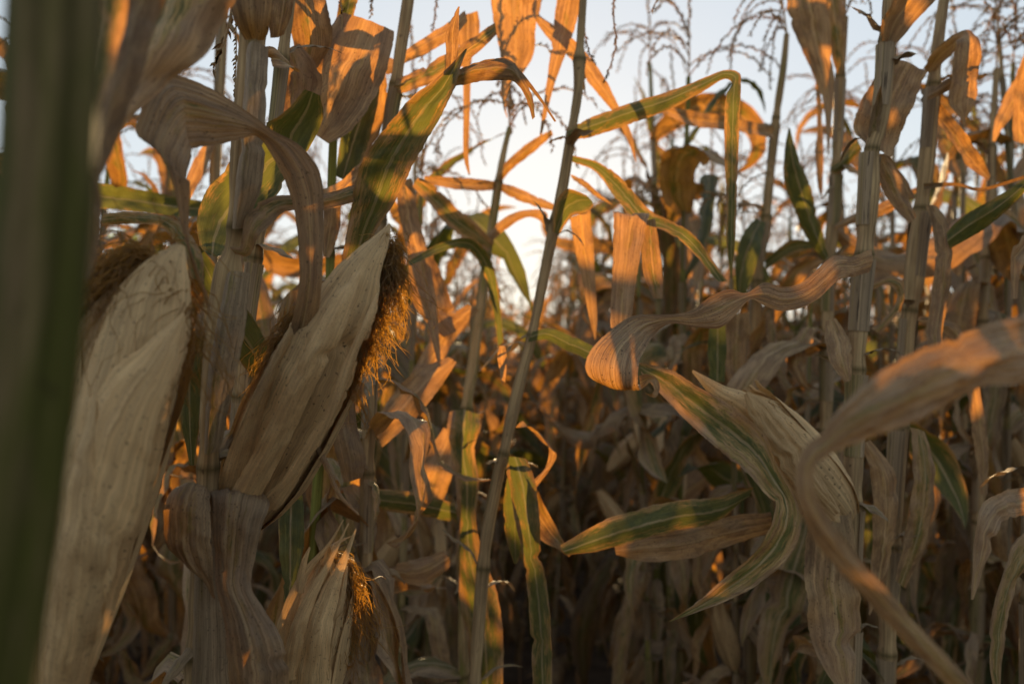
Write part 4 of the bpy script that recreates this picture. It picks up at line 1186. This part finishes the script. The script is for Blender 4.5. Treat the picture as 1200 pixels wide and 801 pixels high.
r3.leaf([(924, 150, 926, 150, 1.35), (920, 180, 936, 182, 1.35), (921, 212, 948, 208, 1.36), (934, 250, 958, 242, 1.38), (950, 284, 967, 276, 1.4), (966, 306, 972, 300, 1.42)], .75, .0, fold=.18, k=7, seed=122)
r3.leaf([(977, 206, 974, 192, 1.44), (992, 196, 988, 180, 1.42), (1010, 175, 1004, 162, 1.4)], .5, .0, fold=.2)
r3.leaf([(956, 95, 962, 95, 1.5), (958, 150, 964, 150, 1.5), (956, 180, 966, 182, 1.5), (960, 220, 964, 240, 1.5)], .0, .1, fold=.2)
r3.leaf([(978, 270, 980, 262, 1.42), (1000, 262, 1002, 250, 1.42), (1040, 250, 1045, 232, 1.42), (1075, 225, 1076, 218, 1.42)], .0, .1, fold=.15)
r3.tassel(990, 20, 1.45, (.02, 0, 1), 7, .2, seed=125)

r4 = Plant('slim corn stalk left of the drooping orange leaves, its leaves half green',
           [(922, 40, 1.7, 3), (918, 80, 1.7, 4), (910, 135, 1.7, 4.5), (903, 200, 1.7, 5), (897, 260, 1.7, 6), (888, 320, 1.7, 6.5), (882, 450, 1.7, 7), (880, 650, 1.7, 7), (878, 860, 1.7, 7)], (140, 255, 330), .2, .1, seed=13)
r4.leaf([(905, 162, 906, 150, 1.68), (880, 158, 880, 143, 1.6), (840, 152, 840, 135, 1.55), (806, 148, 806, 130, 1.5), (776, 132, 780, 125, 1.48)], .0, .15, fold=.15, k=7)
r4.leaf([(896, 262, 886, 256, 1.68), (890, 290, 872, 270, 1.62), (878, 330, 860, 300, 1.6), (870, 350, 862, 340, 1.6)], .95, .1, fold=.15)
r4.leaf([(896, 305, 898, 316, 1.68), (925, 282, 928, 298, 1.65), (950, 282, 955, 290, 1.62)], .6, .3, fold=.15)
r4.leaf([(832, 375, 850, 372, 1.2), (830, 410, 852, 408, 1.2), (832, 445, 850, 448, 1.2)], .95, .05, fold=.12)
r4.leaf([(850, 370, 880, 365, 1.5), (848, 420, 878, 415, 1.5), (858, 460, 872, 460, 1.5)], .0, .2, fold=.12)
r4.tassel(922, 40, 1.7, (-.1, 0, 1), 11, .27, seed=131)

# --- blurred leaf close to the lens at the right
s = Plant('corn plant outside the right edge whose out of focus pale leaf sweeps in and down',
          [(1290, -60, .42, 22), (1285, 200, .42, 24), (1280, 420, .42, 25), (1275, 700, .42, 26), (1270, 900, .42, 26)], (100, 400, 700), .1, .1, seed=14)
s.leaf([(1285, 345, 1285, 440, .41), (1240, 355, 1240, 450, .395), (1200, 369, 1200, 450, .38), (1150, 386, 1155, 456, .37), (1100, 404, 1105, 482, .365), (1050, 430, 1055, 504, .36), (1000, 464, 1010, 520, .36), (964, 500, 978, 532, .36), (944, 526, 958, 544, .36), (934, 550, 954, 556, .36), (935, 585, 958, 580, .36), (952, 628, 978, 614, .365), (980, 664, 1000, 645, .37), (1024, 712, 1042, 692, .375), (1074, 766, 1090, 746, .38), (1128, 822, 1144, 802, .385)],
       .0, -.15, fold=.15, ripple=.05, cup=.05, crumple=.07, k=8, cols=41, pleat=.012, ragged=.7, seed=141, label='pale blurred leaf sweeping in from the right edge')

u = Plant('corn plant at the right edge with a grey-brown leaf arching low',
          [(1222, -40, 1.0, 8), (1218, 150, 1.0, 9), (1214, 350, 1.0, 9), (1210, 600, 1.0, 10), (1206, 860, 1.0, 10)], (150, 340, 560), .1, .15, seed=15)
u.leaf([(1212, 570, 1212, 602, .92), (1176, 576, 1184, 608, .88), (1150, 598, 1172, 622, .86), (1142, 645, 1160, 650, .86), (1138, 702, 1141, 702, .86)], .0, .0, fold=.1, ripple=.05, k=7, seed=151)
u.leaf([(1210, 620, 1215, 650, .9), (1190, 640, 1198, 680, .9), (1168, 700, 1185, 712, .9), (1160, 770, 1176, 772, .9), (1168, 820, 1172, 820, .9)], .3, .1, fold=.12)
u.leaf([(1214, 300, 1214, 270, .95), (1196, 310, 1186, 285, .94), (1192, 350, 1184, 350, .94)], .0, .1, fold=.12)
u.leaf([(1195, 85, 1208, 95, 1.4), (1180, 110, 1195, 125, 1.4), (1166, 145, 1176, 150, 1.4), (1163, 165, 1166, 166, 1.4)], .0, .0, fold=.12)
u.leaf([(1185, 165, 1205, 170, 1.3), (1188, 100, 1203, 100, 1.3), (1200, 60, 1215, 55, 1.3)], .0, .0, fold=.12)

v = Plant('slim blurred corn stalk near the right edge with a loose dry tassel',
          [(1168, 80, 1.8, 3), (1163, 160, 1.8, 4), (1160, 240, 1.8, 5), (1154, 330, 1.8, 5), (1150, 450, 1.8, 6), (1146, 650, 1.8, 7), (1144, 860, 1.8, 7)], (170, 300), .1, .1, seed=16)
v.tassel(1168, 80, 1.8, (.05, 0, 1), 9, .22, seed=161)
v.leaf([(1156, 265, 1158, 250, 1.75), (1136, 290, 1128, 268, 1.72), (1122, 325, 1108, 310, 1.7)], .0, .0, fold=.12)
v.leaf([(1158, 262, 1160, 250, 1.75), (1180, 262, 1184, 245, 1.7), (1205, 300, 1215, 290, 1.68)], .3, .2, fold=.12)

# --- left gap: yellow-green blade behind the blurred stem
x = Plant('corn plant behind the left ear, a yellow-green blade across the gap',
          [(262, -60, 1.35, 5), (258, 80, 1.35, 6), (252, 200, 1.35, 6), (246, 400, 1.35, 7), (240, 650, 1.35, 8), (236, 860, 1.35, 8)], (20, 238, 450), .1, .2, seed=17)
x.leaf([(252, 250, 252, 238, 1.34), (225, 254, 225, 234, 1.3), (190, 252, 190, 228, 1.26), (150, 248, 150, 220, 1.22), (110, 244, 110, 214, 1.2)], .85, -.1, fold=.15, k=7, seed=171)
x.leaf([(250, 150, 255, 160, 1.34), (225, 190, 240, 200, 1.32), (205, 240, 215, 245, 1.3)], 0, 0, fold=.12)

for q_, n_, lo_, hi_ in ((b, 4, .3, .75), (c, 5, .3, .8), (c2, 3, .25, .7), (c3, 6, .3, 1.0), (dpl, 4, .3, .85), (f, 8, .3, 1.25), (g, 5, .25, .8), (e, 5, .2, .75), (r, 5, .2, .75), (r2, 6, .2, .95), (r3, 8, .3, 1.35), (r4, 9, .3, 1.45), (u, 6, .3, 1.1), (v, 9, .3, 1.5), (x, 9, .3, 1.5)):
    q_.fill(n_, lo_, hi_)

# frayed strips peeling off at the joints
for q_ in (b, c, c2, c3, dpl, f, g, e, r, r2, r3, r4, u, v, x):
    rg = random.Random(q_.rng.random())
    for z in q_.js[1:]:
        for i in range(2):
            k = int(np.argmin(np.abs(q_.sp[:, 2] - z - rg.uniform(-.03, .01))))
            A, B = grown_leaf(q_.sp[k], rg.uniform(0, 6.28), rg.uniform(-.2, 1.3), rg.uniform(.03, .10), rg.uniform(.004, .016), rg.uniform(5, 25), rg, rg.uniform(.1, .6), rg.choice((-1, 1)) * rg.uniform(5, 25), rg.choice((-1, 0, 1)), 12)
            m = Mesh()
            blade(m, A, B, 6, .2, .15, rg, crumple=.12, ragged=1.2)
            q_.part('dead_leaf', m, M_SHEATH, (rg.uniform(0, .2), rg.uniform(-.3, .4), rg.random()))
# ------------------------------------------------------------------ the rows behind
NT = 9
TPL = [grow(100 + i) for i in range(NT)]
protos = [None] * NT
rf = random.Random(42)
BUSY = [Vector((p.loc.x, p.loc.y)) for p in (a, b, c, c2, c3, dpl, f, g, e, r, r2, r3, r4, s, u, v, x)]


def in_view(x_, y_, mg=0.0):
    return y_ > 0.3 and abs(x_) < (y_ * 600 / FPX + 0.25 + mg)


spots = []
for k in range(-14, 15):
    x0 = -0.24 + 0.74 * k
    y_ = 0.9
    if k in (0, 1):
        y_ = 1.7 if k == 0 else 1.4
    while y_ < 14:
        xx = x0 + rf.gauss(0, 0.045)
        yy = y_ + rf.gauss(0, 0.03)
        y_ += rf.uniform(0.15, 0.23)
        if in_view(xx, yy) and rf.random() < 0.93:
            if all((Vector((xx, yy)) - q).length > 0.13 for q in BUSY):
                spots.append((math.hypot(xx, yy), xx, yy, k))
SUN_BLOCK = {}  # extra low plants, added to keep sun patches off the left foreground
for xx, yy, ss in ((.45, 1.66, .80), (.60, 1.80, .82), (.36, 2.02, .85)):
    SUN_BLOCK[(xx, yy)] = ss
    spots.append((math.hypot(xx, yy), xx, yy, 1))
for i in range(16):
    y_ = 3.1 + i * 0.34
    spots.append((y_, 0.13 + rf.gauss(0, .1), y_, 99))
spots.sort()
NEAR = 265
ordn = ('first', 'second', 'third', 'fourth', 'fifth', 'sixth', 'seventh', 'eighth', 'ninth', 'tenth')
count = {}
for i, (dist, xx, yy, k) in enumerate(spots[:NEAR]):
    t = rf.randrange(NT)
    count[k] = count.get(k, 0) + 1
    pxx = 600 + FPX * xx / yy
    if k == 99:
        lab = 'thin brown corn plant standing in the dark gap between the two central rows'
    elif k == 0 or k == 1:
        row = 'row left of the central gap' if k == 0 else 'row right of the central gap'
        lab = '%s dry corn plant back along the %s' % (ordn[count[k] - 1], row) if count[k] <= 10 else 'dry corn plant past the tenth in the %s' % row
    elif k < 0:
        lab = 'brown corn plant in the blurred mass left of the central rows'
    else:
        lab = 'brown corn plant in the blurred mass right of the central rows'
    grp = {99: 'corn plants standing in the central gap', 0: 'corn plants of the row left of the gap', 1: 'corn plants of the row right of the gap'}.get(k, 'blurred corn plants of the rows to the left' if k < 0 else 'blurred corn plants of the rows to the right')
    sc = rf.uniform(0.94, 1.06) * (1.12 if 0 < k < 99 else (0.93 if k == 0 else 0.82 if k == 99 else 1.07))
    if (xx, yy) in SUN_BLOCK:
        sc = SUN_BLOCK[(xx, yy)]
    if protos[t] is None:
        o = build_plant('corn_plant', TPL[t])
        o.location = (xx, yy, -0.03)
        o.rotation_euler = (rf.gauss(0, .03), rf.gauss(0, .03), rf.uniform(0, 6.28))
        o.scale = (sc, sc, sc)
        protos[t] = o
        tag(o, lab, 'corn plant', grp)
    else:
        o = copy_plant(protos[t], (xx, yy, -0.03), rf.uniform(0, 6.28), sc, rf, lab)
        o['group'] = grp

# the rest of the field, too many to count
LOW = []
for i in range(8):
    parts = grow(300 + i, True)
    for grp in ('S', 'L', 'T'):
        pass
    LOW.append(parts)


def merged(places, name, label):
    acc = {}
    for (xx, yy) in places:
        parts = LOW[rf.randrange(8)]
        an, scl = rf.uniform(0, 6.28), rf.uniform(.9, 1.08)
        ca, sa = math.cos(an) * scl, math.sin(an) * scl
        for nm, m, mat, colr, subs in parts:
            V, F, UV, J = m.data()
            W = np.stack([V[:, 0] * ca - V[:, 1] * sa + xx, V[:, 0] * sa + V[:, 1] * ca + yy, V[:, 2] * scl - 0.03], -1)
            q = acc.setdefault(mat.name, [[], [], [], [], 0, mat])
            q[0].append(W); q[1].append(F + q[4]); q[2].append(UV + np.array([0, rf.uniform(0, 40)])); q[3].append(J)
            q[4] += len(V)
    V, F, UV, J, MI, off, mats = [], [], [], [], [], 0, []
    for kx, q in acc.items():
        V += q[0]; UV += q[2]; J += q[3]
        ff = np.concatenate(q[1]) + off
        F.append(ff); MI.append(np.full(len(ff), len(mats), dtype=np.int32))
        mats.append(q[5]); off += q[4]
    me = make_mesh(name, np.concatenate(V), np.concatenate(F), np.concatenate(UV), np.concatenate(J), mats[0])
    for mm in mats[1:]:
        me.materials.append(mm)
    me.polygons.foreach_set('material_index', np.concatenate(MI))
    o = link(name, me, None, (0.22, 0.15, 0.4))
    tag(o, label, 'corn field', kind='stuff')


far = [(q[1], q[2]) for q in spots[NEAR:]]
for k in range(-26, 27):
    x0 = -0.24 + 0.74 * k
    y_ = 14.0
    while y_ < 24:
        y_ += rf.uniform(0.3, 0.5)
        if in_view(x0, y_):
            far.append((x0 + rf.gauss(0, .05), y_))
# the rows go on a little way to either side of the frame
for k in range(-7, 8):
    x0 = -0.24 + 0.74 * k
    y_ = 0.6
    while y_ < 5:
        y_ += rf.uniform(0.2, 0.3)
        if not in_view(x0, y_, 0.15) and abs(x0) < y_ * .65 + 1.6:
            far.append((x0 + rf.gauss(0, .05), y_))
merged(far, 'corn_field', 'dry corn field going on beyond and around the plants one can count')
print('PLANTS', len(spots), 'far', len(far))
